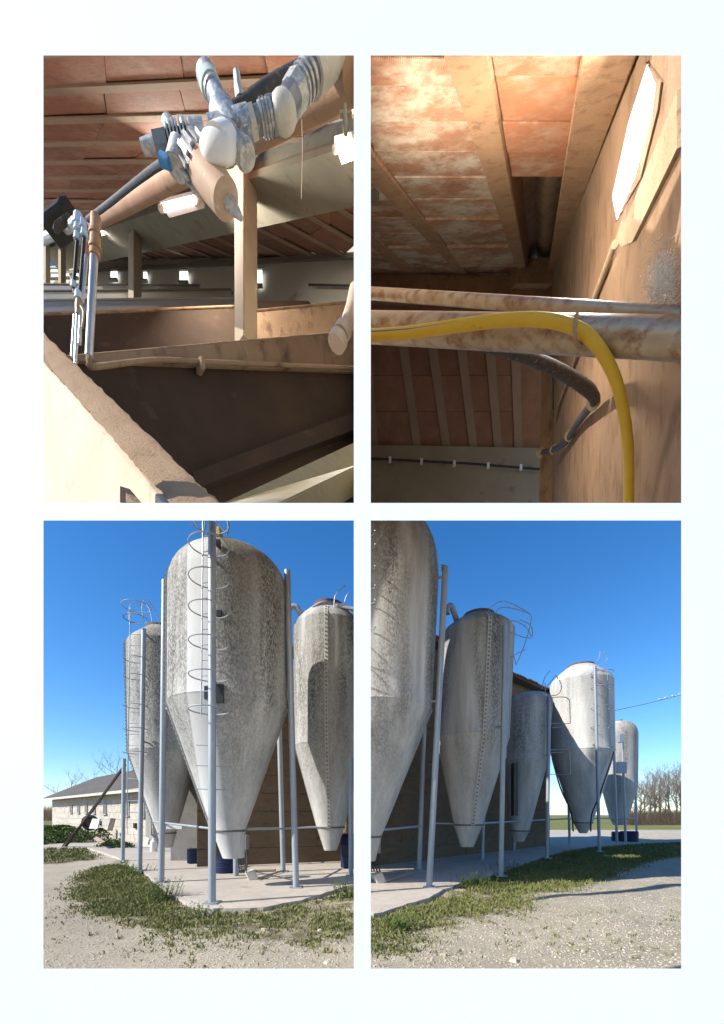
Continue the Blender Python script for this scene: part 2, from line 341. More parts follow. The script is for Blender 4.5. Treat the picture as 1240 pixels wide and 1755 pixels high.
# ------------------------------------------------------------------ silos
def silo(label, Y, bot, top, pj, ps, pt, rpx, pjoint, pout, rj, ro, mat, legs, cut=None, dome='dome', seam=(), seg=56, leg_r=.062, outx=0, group='feed silos on steel posts'):
    """bot/top: page x of the axis at outlet and roof; p*: page heights of junction, shoulder, roof top, hopper joint, outlet"""
    zf = lambda py: CAMZ + (HY - py) / F * Y
    zj, zs, zt, zjo, zo = map(zf, (pj, ps, pt, pjoint, pout))
    xb = (bot - CX) / F * Y; xt = (top - CX) / F * Y
    def ctr(z):
        t = (z - zo) / (zt - zo); return (lerp(xb, xt, t), Y)
    k = Y / F; r = rpx * k; rj *= k; ro *= k
    t = thing('feed_silo', (ctr(zj)[0], Y, 0), label, 'silo', group)
    prof = [(zj, r * 1.0), (zj + .03, r * 1.012), (zj + .07, r * 1.0)] + [(lerp(zj + .07, zs, i / 6), r * (1 - .004 * i / 6)) for i in range(1, 7)]
    body = MB().lathe(prof, ctr, seg, (False, False)).build('shell', mat, t, True, cut=cut)
    if dome == 'dome':
        rp = [(lerp(zs, zt, math.sin(a * math.pi / 2)), .996 * r * (.16 + .84 * math.cos(a * math.pi / 2) ** .9)) for a in [i / 9 for i in range(10)]]
        rp = [(zs, r * .996)] + rp[1:]
    else:
        rp = [(zs, r * .996), (lerp(zs, zt, .22), r * .93), (lerp(zs, zt, .45), r * .80), (zt, r * .42)]
    rf = MB().lathe(rp, ctr, seg, (False, True)).build('roof', mat, t, True, cut=cut, angle=50)
    zz, rr = rp[-1]
    MB().lathe([(zz - .01, rr * 1.04), (zz + .05, rr * 1.04), (zz + .07, rr * .9)], ctr, 32).build('roof_rim', M['rust'] if dome != 'dome' else M['dark_steel'], rf, True, cut=cut)
    hp = [(zjo, rj), (zjo + .02, rj)] + [(lerp(zjo, zj, i / 8), lerp(rj, r, i / 8)) for i in range(1, 9)]
    hop = MB().lathe(hp, ctr, seg, (False, False)).build('hopper', mat, t, True, cut=cut)
    MB().lathe([(zjo - .015, rj * 1.05), (zjo + .015, rj * 1.07), (zjo + .03, rj * 1.02)], ctr, 32).build('joint_ring', M['dark_steel'], hop, True, cut=cut)
    def c2(z):
        x, y = ctr(z); return (x + outx * k * (zjo - z) / max(.01, zjo - zo), y)
    MB().lathe([(zo, ro), (lerp(zo, zjo, .9), lerp(ro, rj, .9)), (zjo - .015, rj)], c2, 28).build('outlet', mat, t, True, cut=cut)
    for th in seam:                                       # bolted vertical flange
        a = R(th); d = Vector((math.sin(a), -math.cos(a), 0)); sd_ = Vector((math.cos(a), math.sin(a), 0))
        path = [(zjo, rj), (zj, r), (zs, r), (rp[2][0], rp[2][1])]; fl = MB(); bo = MB()
        for (z0, r0), (z1, r1) in zip(path[:-1], path[1:]):
            p0 = Vector((*ctr(z0), z0)) + d * r0; p1 = Vector((*ctr(z1), z1)) + d * r1
            fl.prism([p0 - sd_ * .05, p0 + sd_ * .05, p1 + sd_ * .05, p1 - sd_ * .05], d * .035)
            L = (p1 - p0).length; nb = max(1, int(L / .105))
            for i in range(nb):
                q = lerp(p0, p1, (i + .5) / nb) + d * .036; up = (p1 - p0).normalized()
                bo.box(q, sd_ * .019, d * .014, up * .019)
        s_ = fl.build('seam_flange', M['seam'], t)
        tag(bo.build('bolts', M['dark_steel'], s_), kind='stuff')
    for lg in legs:
        (bx, by), (tx, ty), Yl = lg[:3]
        p0 = P(bx, by, Yl); p1 = P(tx, ty, Yl); p0.z = .04
        le = MB().tube([p0, p1], leg_r, 14).build('leg', M['steel'], t, True)
        MB().box(p0 + Vector((0, 0, .012)), (.13, 0, 0), (0, .13, 0), (0, 0, .012)).build('base_plate', M['steel'], le)
        q = p1 - Vector((0, 0, .3)); dd = Vector((*ctr(q.z), q.z)) - q
        gap = dd.length - r
        if gap > .05 and len(lg) < 4:
            n_ = dd.normalized()
            for zq in (zj + .15, zs - .1):
                if zq < p1.z:
                    f = (zq - p0.z) / (p1.z - p0.z); a_ = lerp(p0, p1, f); cc = Vector((*ctr(zq), zq)); n2 = (cc - a_).normalized()
                    MB().tube([a_, cc - n2 * (r - .03)], .025, 6).build('bracket', M['steel'], le)
    sd0 = (Y * 7.13 + bot * .317) % 1.0
    for ch in t.children: ch.color = (sd0, 0, 0, 1)
    return t, ctr, (zj, zs, zt, zjo, zo, r, rj)
def legb(px, Y, top_py, tpx=None, br=True):
    py = HY + (CAMZ - .04) * F / Y
    return ((px, py), (tpx if tpx is not None else px, top_py), Y) + (() if br else (1,))
def hoop(ladder, c, rad, a0=0, a1=360, r=.009, tilt=0, name='hoop', mat=None):
    pts = []
    n = max(6, int(abs(a1 - a0) / 12))
    for i in range(n + 1):
        a = R(lerp(a0, a1, i / n)); pts.append(Vector(c) + Vector((rad * math.sin(a), -rad * math.cos(a), tilt * math.sin(a))))
    return MB().tube(pts, r, 6).build(name, mat or M['steel'], ladder, True)
def ladder(t, rail0, rail1, post0, post1, hoops, hr, rung=.29, cage=True, r=.012):
    """a thin rail beside a post, rungs between, hoops round them; hoops = page heights at the rail's depth"""
    la = MB().tube([rail0, rail1], r, 8).build('ladder', M['steel'], t, True)
    n = int((rail1.z - rail0.z) / rung)
    for i in range(n):
        f = (i + .5) / n; q = lerp(rail0, rail1, f); d = post1 - post0
        u = (q.z - post0.z) / d.z if abs(d.z) > 1e-6 else 0
        MB().tube([q, post0 + d * u], .009, 6).build('rung', M['steel'], la)
    return la

# silo A: leftmost, behind the tall one
YA = 12.6
A, cA, pA = silo('grey stained silo behind the tallest one, far left beside the white shed', YA, 286, 277, 1292, 1112, 1080, 55, 1428, 1452, 15, 9, M['silo'],
                 [legb(239, 11.2, 1078, 246), legb(210, 13.6, 1300, 212, False), legb(345, 13.4, 1300, 345, False)], seam=(-62,), dome='flat')
pz = lambda py, Y: CAMZ + (HY - py) / F * Y
lr0 = P(217, 1420, 11.2); lr1 = P(223, 1040, 11.2)
la = ladder(A, lr0, lr1, P(239, 1498, 11.2), P(246, 1078, 11.2), [], .3)
for py in (1060, 1130, 1160, 1210, 1250, 1290): hoop(la, P(232, py, 11.2), .30, 0 if py > 1100 else -180, 360 if py < 1100 else 300, .011)
hoop(la, P(233, 1033, 11.2) + Vector((0, 0, -.1)), .36, 0, 360, .012)
for (pts, nm) in (([(223, 1075), (220, 1050), (224, 1036), (234, 1033), (244, 1040)], 0), ([(246, 1066), (243, 1040), (248, 1027), (258, 1034), (267, 1050), (273, 1070)], 0), ([(262, 1072), (256, 1045), (250, 1036)], 0)):
    MB().tube(bez([P(a, b, 11.3 + i * .05) for i, (a, b) in enumerate(pts)]), .010, 6).build('hoop', M['steel'], la, True)

# silo B: the tallest, in front
YB = 8.75
B, cB, pB = silo('tallest lichen-stained silo with caged ladder on its front post', YB, 392, 394, 1216, 1016, 952, 97.5, 1424, 1470, 27, 18, M['siloB'],
                 [legb(363, 7.15, 897), legb(507, 8.65, 978, 492), legb(276, 9.3, 995, 282), legb(345, 12.2, 1240, 344, False), legb(485, 11.0, 1240, 478, False)], seam=(-66,), leg_r=.066, outx=8)
r0 = P(354, 1440, 7.2); r1 = P(344, 880, 7.2)
la = ladder(B, P(344.5, 1225, 7.2), P(347.5, 880, 7.2), P(363, 1552, 7.15), P(363, 897, 7.15), [], .34, rung=.27)
for py in (893, 934, 991, 1044, 1101, 1158, 1217): hoop(la, P(358, py, 7.12), .335, 0, 360, .011)
for i, py in enumerate((1277, 1312, 1352)): MB().tube([P(336, py, 7.2), P(391, py + 2, 7.2)], .009, 6).build('rung', M['steel'], la)
for (pts) in ([(331, 892), (340, 905), (349, 912)], [(352, 890), (349, 912)], [(366, 890), (378, 902), (389, 915)], [(389, 890), (391, 905), (389, 917)]):
    MB().tube(bez([P(a, b, 7.4) for a, b in pts]), .011, 6).build('hoop', M['dark_steel'], la, True)
MB().abox(*(P(368, 0, 7.9).x, P(379, 0, 7.9).x), 7.8, 8.0, pz(926, 7.9), pz(908, 7.9)).build('roof_hatch', pm('ochre_paint', (.5, .36, .12), (.4, .3, .12), 8), B, bevel=.01)
for (a, b, c_, d_) in ((370, 382, 1172, 1204), (371, 379, 1046, 1056), (370, 377, 925, 936), (350, 360, 1176, 1198)):
    ft = YB - pB[5] - .01
    MB().abox(P(a, 0, ft).x, P(b, 0, ft).x, ft - .02, ft + .05, pz(d_, ft), pz(c_, ft)).build('sight_panel', M['darkglass'], B)

# silo C: right of the tall one in the left view
YC = 11.4
C_, cC, pC = silo('bolted-seam silo in shade, between the tall silo and the white divider', YC, 566, 563, 1282, 1080, 1042, 60, 1418, 1457, 24, 11, M['silo'],
                  [legb(601, 10.4, 1300, 601, False)], dome='flat', seam=(0,), group='feed silos on steel posts')
MB().tube(bez([P(492, 1056, 10.9), P(497, 1042, 10.9), P(507, 1040, 10.9), P(514, 1050, 10.95), P(524, 1066, 11.1)]), .075, 12).build('fill_pipe', M['steel'], C_, True)
for pts in ([(572, 1040), (574, 1022), (583, 1010), (592, 1003)], [(590, 1032), (594, 1020), (600, 1014)], [(575, 1034), (592, 1036), (606, 1042)], [(598, 1046), (604, 1052), (612, 1054)]):
    MB().tube(bez([P(a, b, 10.6) for a, b in pts]), .012, 6).build('hoop', M['steel'], C_, True)
MB().tube([P(575, 1038, 10.7), P(607, 1044, 10.6)], .05, 10).build('ladder_rail', M['steel'], C_, True)

# silo B2: the one cut by the left edge of the right view
CUT = ((.012, 9, 4), (1, 0, 0))
YB2 = 9.2
B2, cB2, pB2 = silo('tall lichen-stained silo cut off by the left edge of the right-hand view', YB2, 627, 660, 1224, 1004, 886, 97, 1434, 1475, 24, 16, M['silo'],
                    [legb(735, 8.65, 972, 763), legb(718, 11.4, 1230, 727, False)], cut=CUT, leg_r=.066)
for py in (912, 935, 972, 1005, 1030, 1075): hoop(B2, P(634, py, 7.8), .1, 60, 180, .012, name='hoop')
MB().tube([P(757, 978, 8.6), P(757, 968, 8.6), P(766, 971, 8.6)], .015, 6).build('hook', M['dark_steel'], B2)
tb = MB().tube([P(637, 1424, 9.0), P(720, 1416, 10.6)], .03, 8).build('feed_pipe', M['steel'], B2, True)
MB().abox(P(636, 0, 9.3).x, P(652, 0, 9.3).x, 9.2, 9.5, pz(1462, 9.3), pz(1436, 9.3)).build('control_box', M['greywall'], B2, bevel=.01)
for i in range(4): MB().tube(bez([P(638 + 4 * i, 1462, 9.3), P(637 + 4 * i - 2, 1478, 9.25), P(636 + 5 * i, 1494, 9.3)]), .018, 6).build('cable', M['cable'], B2, True)

# silo C2: bolted seam, right view
YC2 = 11.4
C2_, cC2, pC2 = silo('silo with dark bolted seam down its front and ladder post at its right', YC2, 800, 820, 1268, 1086, 1058, 60, 1414, 1451, 24, 11, M['silo'],
                     [legb(858, 10.25, 1072, 865), legb(826, 14.0, 1300, 830, False)], dome='flat', seam=(2,))
MB().tube(bez([P(766, 1052, 10.9), P(768, 1040, 10.9), P(774, 1040, 10.9), P(781, 1060, 11.1), P(784, 1072, 11.2)]), .075, 12).build('fill_pipe', M['steel'], C2_, True)
la = MB().tube([P(838, 1062, 10.9), P(862, 1072, 10.9)], .045, 10).build('ladder', M['steel'], C2_, True)
for pts in ([(836, 1062), (838, 1045), (850, 1034), (862, 1030)], [(852, 1062), (850, 1048), (862, 1041), (884, 1044), (908, 1052)], [(864, 1030), (880, 1036), (905, 1050), (911, 1058)],
            [(866, 1068), (880, 1064), (900, 1074), (911, 1092)], [(911, 1058), (905, 1085), (896, 1112), (884, 1140)], [(869, 1080), (890, 1090), (911, 1092), (909, 1072), (890, 1062)], [(874, 1127), (890, 1118), (901, 1113)], [(884, 1140), (880, 1122)]):
    MB().tube(bez([P(a, b, 10.7) for a, b in pts]), .011, 6).build('hoop', M['steel'], la, True)
for py in (1110, 1148, 1220, 1224): MB().tube([P(848, py + 6, 10.8), P(868, py, 10.8)], .010, 6).build('rung', M['steel'], la)
MB().abox(P(861, 0, 10.9).x, P(867, 0, 10.9).x, 10.86, 10.98, pz(1300, 10.9), pz(1255, 10.9)).build('clamp', M['steel'], C2_, bevel=.01)

# silo D: small dark one under the eave
YD = 15.2
D_, cD, pD = silo('short dirty silo under the rusty eave, with a ladder post on its right', YD, 889, 910, 1306, 1206, 1188, 35.5, 1424, 1442, 15, 8, M['silo'],
                  [legb(937, 14.4, 1192, 941), legb(880, 17.2, 1330, 884, False)], dome='dome', seam=())
la = MB().tube([P(934, 1170, 14.2), P(934, 1320, 14.2)], .012, 6).build('ladder', M['steel'], D_, True)
for pts in ([(941, 1196), (950, 1195), (968, 1195), (976, 1200)], [(976, 1200), (977, 1240)], [(945, 1240), (976, 1240)], [(946, 1247), (962, 1246)], [(942, 1285), (976, 1285)], [(945, 1290), (965, 1289)], [(976, 1288), (977, 1327)], [(940, 1327), (977, 1327)],
            [(935, 1178), (944, 1168), (952, 1158), (956, 1164)], [(944, 1192), (956, 1190), (962, 1178), (958, 1165)], [(928, 1180), (934, 1160), (944, 1148)]):
    MB().tube(bez([P(a, b, 14.1) for a, b in pts]), .013, 6).build('hoop', M['steel'], la, True)
MB().abox(P(879, 0, 14.4).x, P(886, 0, 14.4).x, 14.33, 14.6, pz(1398, 14.4), pz(1308, 14.4)).build('hopper_slot', M['darkglass'], D_)

# silo E: pale tall one
YE = 18.6
E_, cE, pE = silo('tall pale silo with sunlit front and hooped ladder on its right', YE, 999, 995, 1290, 1172, 1143, 49, 1410, 1428, 15, 6, M['silo_pale'],
                  [legb(1027, 16.9, 1142, 1019), legb(1057, 21, 1290, 1052, False), legb(976, 21, 1380, 974, False)], dome='flat', seam=())
la = MB().tube([P(1040, 1145, 17.2), P(1046, 1285, 17.2)], .013, 6).build('ladder', M['steel'], E_, True)
for py in (1153, 1178, 1213, 1246, 1281): hoop(la, P(1031, py, 17.2), .42, -130, 130, .014)
for pts in ([(1015, 1140), (1026, 1128), (1028, 1117)], [(1024, 1142), (1040, 1130), (1034, 1118)], [(1018, 1144), (1034, 1150), (1046, 1152)]):
    MB().tube(bez([P(a, b, 17.4) for a, b in pts]), .013, 6).build('hoop', M['steel'], la, True)
for pts in ([(1052, 1288), (1028, 1360), (1014, 1395), (1012, 1425)], [(946, 1300), (960, 1350), (978, 1392), (982, 1425)]):
    MB().tube(bez([P(a, b, 17.3) for a, b in pts]), .03, 6).build('feed_cable', M['cable'], E_, True)

# silo F: farthest
YF = 23.5
F_, cF, pF = silo('farthest pale silo at the far right end of the row', YF, 1060, 1062, 1348, 1262, 1236, 27, 1402, 1414, 14, 8, M['silo'],
                  [legb(1072, 22.0, 1262, 1066), legb(1091, 24.5, 1330, 1088, False)], dome='dome')
MB().abox(P(1057, 0, 21.6).x, P(1072, 0, 21.6).x, 21.5, 21.8, pz(1325, 21.6), pz(1306, 21.6)).build('sight_panel', M['steel'], F_)
MB().abox(P(1060, 0, 21.6).x, P(1068, 0, 21.6).x, 21.5, 21.8, pz(1272, 21.6), pz(1259, 21.6)).build('sight_panel', M['steel'], F_)

# ------------------------------------------------------------------ buildings
def panel_wall(name, label, p0, p1, h, thick, m, course=.56, plen=2.4, roof=None, cat='building'):
    p0 = Vector(p0); p1 = Vector(p1); d = (p1 - p0); L = d.length; d.normalize(); n = Vector((d.y, -d.x, 0))
    t = thing(name, (p0 + p1) / 2, label, cat)
    wl = MB().prism([p0, p1, p1 + Vector((0, 0, h)), p0 + Vector((0, 0, h))], -n * thick).build('wall', M['dark_steel'], t)
    z = 0; k = 0
    while z < h - .05:
        zz = min(h, z + course); s = (k % 2) * -plen / 2
        while s < L - .02:
            a = max(0, s); b = min(L, s + plen)
            if b - a > .05:
                pf = n * (.028 + random.uniform(0, .012))
                MB().prism([p0 + d * (a + .006) + Vector((0, 0, z + .012)) - n * .0, p0 + d * (b - .006) + Vector((0, 0, z + .012)), p0 + d * (b - .006) + Vector((0, 0, zz - .012)), p0 + d * (a + .006) + Vector((0, 0, zz - .012))], pf).build('panel', m, wl, bevel=.004)
            s += plen
        z += course; k += 1
    return t, d, n, L
bl, d_, n_, L_ = panel_wall('store_building', 'dark concrete panel building behind the tallest silo', (-4.85, 12.0, 0), (.02, 13.8, 0), 5.0, .25, M['wallpanel'])
p0, p1 = Vector((-4.85, 12.0, 0)), Vector((.02, 13.8, 0))
for q0, q1 in ((p0, p0 - n_ * 6), (p1 - n_ * .26, p1 - n_ * 6)):
    MB().prism([q0, q1, q1 + Vector((0, 0, 5)), q0 + Vector((0, 0, 5))], d_ * (.2 if q0 is p0 else -.2)).build('end_wall', M['wallpanel'], bl)
MB().prism([p0 + n_ * .35 + Vector((0, 0, 5.01)), p1 + n_ * .35 + Vector((0, 0, 5.01)), p1 - n_ * 6.2 + Vector((0, 0, 5.7)), p0 - n_ * 6.2 + Vector((0, 0, 5.7))], Vector((0, 0, .1))).build('roof', M['rooftile'], bl)
br, d2, n2, L2 = panel_wall('mill_building', 'dark concrete panel building behind the silos on the right', (.35, 12.3, 0), (9.3, 20.3, 0), 7.35, .25, M['wallpanel'])
q0, q1 = Vector((.35, 12.3, 0)), Vector((9.3, 20.3, 0))
MB().prism([q0 - n2 * .26, q0 - n2 * 6, q0 - n2 * 6 + Vector((0, 0, 7.3)), q0 - n2 * .26 + Vector((0, 0, 7.3))], d2 * .2).build('end_wall', M['wallpanel'], br)
MB().prism([q1 - n2 * .26, q1 - n2 * 6, q1 - n2 * 6 + Vector((0, 0, 7.3)), q1 - n2 * .26 + Vector((0, 0, 7.3))], -d2 * .2).build('end_wall', M['wallpanel'], br)
rf = MB().prism([q0 + n2 * .4 + Vector((0, 0, 7.4)), q1 + n2 * .4 + d2 * .3 + Vector((0, 0, 7.4)), q1 - n2 * 6 + d2 * .3 + Vector((0, 0, 8.2)), q0 - n2 * 6 + Vector((0, 0, 8.2))], Vector((0, 0, .08))).build('roof', M['rooftile'], br)
s = 0
while s < L2:
    a = q0 + d2 * s + n2 * .46 + Vector((0, 0, 7.46 + random.uniform(-.02, .03)))
    MB().prism([a, a + d2 * .27, a + d2 * .27 - n2 * .55 + Vector((0, 0, .11)), a - n2 * .55 + Vector((0, 0, .11))], Vector((0, 0, .07))).build('eave_tile', M['rust'], rf); s += .29
# low grey annex between the two left silos
an = thing('annex', P(318, 1480, 13.8), 'low grey rendered lean-to in the shade between the two left silos', 'building')
MB().abox(P(292, 0, 13.6).x, -4.9, 13.6, 17, 0, 2.75).build('wall', M['greywall'], an)
MB().abox(P(290, 0, 13.5).x, -4.88, 13.45, 17.1, 2.76, 2.86).build('roof', M['rooftile'], an)

# white shed far left
w0 = Vector(((262 - CX) / F * 21.5, 21.5, 0)); w1 = Vector(((89 - CX) / F * 36, 36, 0))
dsh = (w1 - w0); Lsh = dsh.length; dsh.normalize(); nsh = Vector((-dsh.y, dsh.x, 0))
if nsh.y > 0: nsh = -nsh
sh = thing('white_shed', (w0 + w1) / 2, 'long whitewashed block shed with grey roof at the far left', 'building')
HS = 2.95
wl = MB().prism([w0, w1, w1 + Vector((0, 0, HS)), w0 + Vector((0, 0, HS))], -nsh * .25).build('wall', M['whitewall'], sh)
for z0 in range(7):
    for s in range(int(Lsh / 1.6)):
        off = .8 if z0 % 2 else 0
        a = w0 + dsh * (s * 1.6 + off * .5 + .01) + Vector((0, 0, z0 * .42 + .008))
        MB().prism([a, a + dsh * 1.58, a + dsh * 1.58 + Vector((0, 0, .404)), a + Vector((0, 0, .404))], nsh * (.02 + random.uniform(0, .012))).build('block', M['whitewall'], wl)
MB().prism([w1 - nsh * .26, w1 - nsh * 7, w1 - nsh * 7 + Vector((0, 0, HS)), w1 - nsh * 3.5 + Vector((0, 0, HS + 2.0)), w1 - nsh * .26 + Vector((0, 0, HS))], -dsh * .2).build('gable_wall', M['whitewall'], sh)
MB().prism([w0 - nsh * .26, w0 - nsh * 7, w0 - nsh * 7 + Vector((0, 0, HS)), w0 - nsh * 3.5 + Vector((0, 0, HS + 2.0)), w0 - nsh * .26 + Vector((0, 0, HS))], dsh * .2).build('gable_wall', M['whitewall'], sh)
up = Vector((0, 0, 1))
rf = MB().prism([w0 - dsh * .3 + nsh * .7 + up * (HS - .12), w1 + dsh * .5 + nsh * .7 + up * (HS - .12), w1 + dsh * .5 - nsh * 3.5 + up * (HS + 2.05), w0 - dsh * .3 - nsh * 3.5 + up * (HS + 2.05)], up * .1).build('roof', M['rooftile'], sh)
MB().prism([w0 - dsh * .3 - nsh * 7.5 + up * (HS - .12), w1 + dsh * .5 - nsh * 7.5 + up * (HS - .12), w1 + dsh * .5 - nsh * 3.52 + up * (HS + 2.05), w0 - dsh * .3 - nsh * 3.52 + up * (HS + 2.05)], up * .1).build('roof', M['rooftile'], sh)
MB().prism([w0 - dsh * .3 + nsh * .72 + up * (HS - .2), w1 + dsh * .5 + nsh * .72 + up * (HS - .2), w1 + dsh * .5 + nsh * .72 + up * (HS - .04), w0 - dsh * .3 + nsh * .72 + up * (HS - .04)], nsh * .03).build('fascia', M['palewood'], rf)
for s, ww, hh, zz in ((1.0, .8, 1.0, 1.45), (3.3, 1.0, .95, 1.5), (7.2, .6, .7, 1.6), (9.5, .55, .6, 1.65), (11.3, .55, .6, 1.7), (13.2, .6, .6, 1.7), (15.2, .6, .6, 1.7)):
    if s > Lsh - 1: continue
    a = w0 + dsh * s + nsh * .036 + up * zz
    wd = MB().prism([a, a + dsh * ww, a + dsh * ww + up * hh, a + up * hh], nsh * .02).build('window', M['darkglass'], sh)
    for k in range(4):
        q = a + dsh * (ww * k / 3)
        MB().tube([q + nsh * .04, q + nsh * .04 + up * hh], .02, 6).build('bar', M['plasticwhite'], wd)
    MB().prism([a - dsh * .08 - up * .08, a + dsh * (ww + .08) - up * .08, a + dsh * (ww + .08), a - dsh * .08], nsh * .09).build('sill', M['concrete'], wd)
for s, zz in ((2.3, .95), (8.4, 1.0), (12.2, 1.1)):
    a = w0 + dsh * s + nsh * .04 + up * zz; MB().box(a, dsh * .12, nsh * .1, up * .16).build('vent_box', M['darkglass'], sh)
a = w0 + dsh * .1 + nsh * .036
MB().prism([a + dsh * -.0, a + dsh * .75, a + dsh * .75 + up * 2.0, a + up * 2.0], nsh * .02).build('door', M['greywall'], sh)


# ------------------------------------------------------------------ yard clutter
def plank(name, p0, p1, wv, th, m, label, cat, group=None):
    p0 = Vector(p0); p1 = Vector(p1); wv = Vector(wv); n = (p1 - p0).cross(wv).normalized() * th
    return tag(MB().prism([p0, p1, p1 + wv, p0 + wv], n).build(name, m, bevel=.004), label, cat, group)
# auger leaning on the shed
M['oldiron'] = pm('old_black_iron', (.035, .028, .024), (.06, .045, .035), 9, rough=.8, bump=.2)
au = thing('grain_auger', G(114, 1436), 'dark rusty auger conveyor leaning up over the shed roof', 'conveyor')
a0, a1 = P(112, 1432, 19.5), P(214, 1311, 17.0); a0.z = .05
MB().tube([a0, a1], .06, 10).build('tube', M['oldiron'], au, True)
o2 = Vector((.02, -.25, -.28))
MB().tube([a0 + Vector((-.1, 0, .1)) + o2 * .3, lerp(a0, a1, .55) + o2], .035, 6).build('rail', M['oldiron'], au)
MB().tube([lerp(a0, a1, .55) + o2, a1 + o2 * .2], .035, 6).build('rail', M['oldiron'], au)
for i in range(1, 9): MB().tube([lerp(a0, a1, i / 10), lerp(a0, a1, i / 10) + o2 * (i / 5.5 if i < 6 else (10 - i) / 4.5)], .02, 6).build('strut', M['oldiron'], au)
# debris heap
pl = [((122, 1425), (178, 1432), .18, .05), ((146, 1441), (176, 1438), .25, .12), ((150, 1430), (172, 1447), .3, .2), ((162, 1451), (190, 1446), .22, .06), ((145, 1435), (200, 1430), .16, .25), ((198, 1440), (212, 1424), .2, .1)]
for i, ((ax, ay), (bx, by), wd, z) in enumerate(pl):
    q0, q1 = G(ax, ay, z), G(bx, by, z + .05)
    plank('timber_plank', q0, q1, Vector((.03, wd, .06)), .05, M['palewood' if i % 2 else 'wood'], ['long pale plank lying highest on the debris heap by the shed', 'short board at the left of the debris heap', 'board lying across the middle of the debris heap', 'pale plank lying nearest the pad in the debris heap', 'thin long plank across the back of the debris heap', 'short pale board at the right end of the debris heap'][i], 'plank', 'debris by the shed')
q = G(184, 1430)
tag(MB().prism([P(183, 1424, 22.5), P(190, 1424, 22.6), P(196, 1403, 23.0), P(189, 1402, 22.9)], Vector((.03, .08, 0))).build('leaning_board', M['wood']), 'tan wooden board leaning against the white shed', 'board')
tag(MB().prism([P(152, 1420, 23.5), P(166, 1420, 23.4), P(170, 1404, 24), P(158, 1403, 24.2)], Vector((.03, .1, 0))).build('leaning_sheet', M['plasticwhite']), 'white sheet leaning near the shed beside a rusty wheel', 'sheet')
ty = thing('old_wheel', P(154, 1420, 24.5), 'dark rusty wheel standing against the white shed', 'wheel')
cw = P(154, 1410, 24.6); pts = [cw + Vector((.36 * math.cos(a), .08 * math.cos(a), .36 * math.sin(a))) for a in [i * 2 * math.pi / 24 for i in range(25)]]
MB().tube(pts, .12, 8, False).build('tyre', M['cable'], ty, True)
MB().tube([cw - Vector((-.0, .05, 0)), cw + Vector((0, .06, 0))], .3, 16).build('rim', M['rust'], ty, True)
tag(MB().prism([P(240, 1452, 19.5), P(258, 1452, 19.3), P(262, 1440, 19.6), P(250, 1434, 19.9)], Vector((.05, .3, 0))).build('concrete_slab', M['palewood']), 'tilted pale slab on the pad behind the left silo posts', 'slab')
tag(MB().prism([P(252, 1448, 19), P(257, 1430, 19), P(262, 1434, 19), P(266, 1448, 19)], Vector((.05, .2, 0))).build('rubble_slab', M['palewood']), 'upright broken slab beside the white canister', 'slab')
can = thing('canister', P(263, 1458, 17.0), 'white plastic canister standing on the pad near the left silo', 'canister')
can.location.z = .045
zc = .045
MB().lathe([(zc, .13), (zc + .02, .14), (zc + .40, .14), (zc + .46, .09), (zc + .5, .05)], lambda z: ((263 - CX) / F * 17.0, 17.0), 20).build('body', M['plasticwhite'], can, True)
MB().lathe([(zc + .5, .055), (zc + .55, .055)], lambda z: ((263 - CX) / F * 17.0, 17.0), 16).build('lid', M['plasticwhite'], can, True)
def barrel(px, Y, lab, r=.28, h=.5):
    t = thing('plastic_drum', ((px - CX) / F * Y, Y, .045), lab, 'drum', 'blue drums')
    f = lambda z: ((px - CX) / F * Y, Y)
    MB().lathe([(.045, r * .93), (.07, r), (.045 + h * .33, r), (.045 + h * .36, r * 1.04), (.045 + h * .39, r), (.045 + h * .66, r), (.045 + h * .69, r * 1.04), (.045 + h * .72, r), (.045 + h * .97, r), (.045 + h, r * .9)], f, 24).build('body', M['plasticblue'], t, True)
    MB().lathe([(.045 + h, r * .97), (.045 + h + .03, r * .97)], f, 24).build('lid', M['plasticblue'], t, True)
barrel(386, 10.9, 'low blue drum under the outlet of the tallest silo', .3, .42)
barrel(335, 13.0, 'blue drum in the shade by the grey annex', .26, .42)
barrel(601, 11.9, 'tall blue drum in shade under the bolted-seam silo', .3, .95)
barrel(1078, 23.2, 'blue drum under the farthest silo', .45, .55)
barrel(1061, 23.6, 'second blue drum under the farthest silo, left one', .4, .5)
# horizontal feed pipes between the silos
def fpipe(pts, r, lab, m='steel'):
    return tag(MB().tube([P(*q) for q in pts], r, 8).build('feed_pipe', M[m], smooth=True), lab, 'pipe', 'feed pipes under the silos')
fpipe([(262, 1408, 11.9), (370, 1421, 8.9)], .028, 'thin grey feed pipe from the left silo to the tallest silo outlet')
fpipe([(412, 1421, 8.9), (484, 1420, 11.0), (556, 1417, 11.3)], .03, 'thin grey feed pipe from the tallest silo to the bolted-seam silo')
fpipe([(745, 1411, 11.0), (778, 1412, 11.3)], .025, 'short feed pipe left of the seam silo hopper')
fpipe([(826, 1411, 11.3), (880, 1408, 14.5), (975, 1403, 18), (1092, 1402, 23.8)], .03, 'long feed pipe running under the right-hand row of silos')
tag(MB().box(P(301, 1417, 11.4), (.22, 0, 0), (0, .1, 0), (0, 0, .07)).build('motor_box', M['plasticwhite'], bevel=.015), 'pale motor box on the feed pipe left of the tallest silo', 'box')
cb = thing('control_box', P(419, 1497, 9.6), 'grey control box with hanging cables beside the tallest silo outlet', 'control box')
MB().abox(P(410, 0, 9.6).x, P(424, 0, 9.6).x, 9.5, 9.75, pz(1456, 9.6), pz(1432, 9.6)).build('case', M['greywall'], cb, bevel=.01)
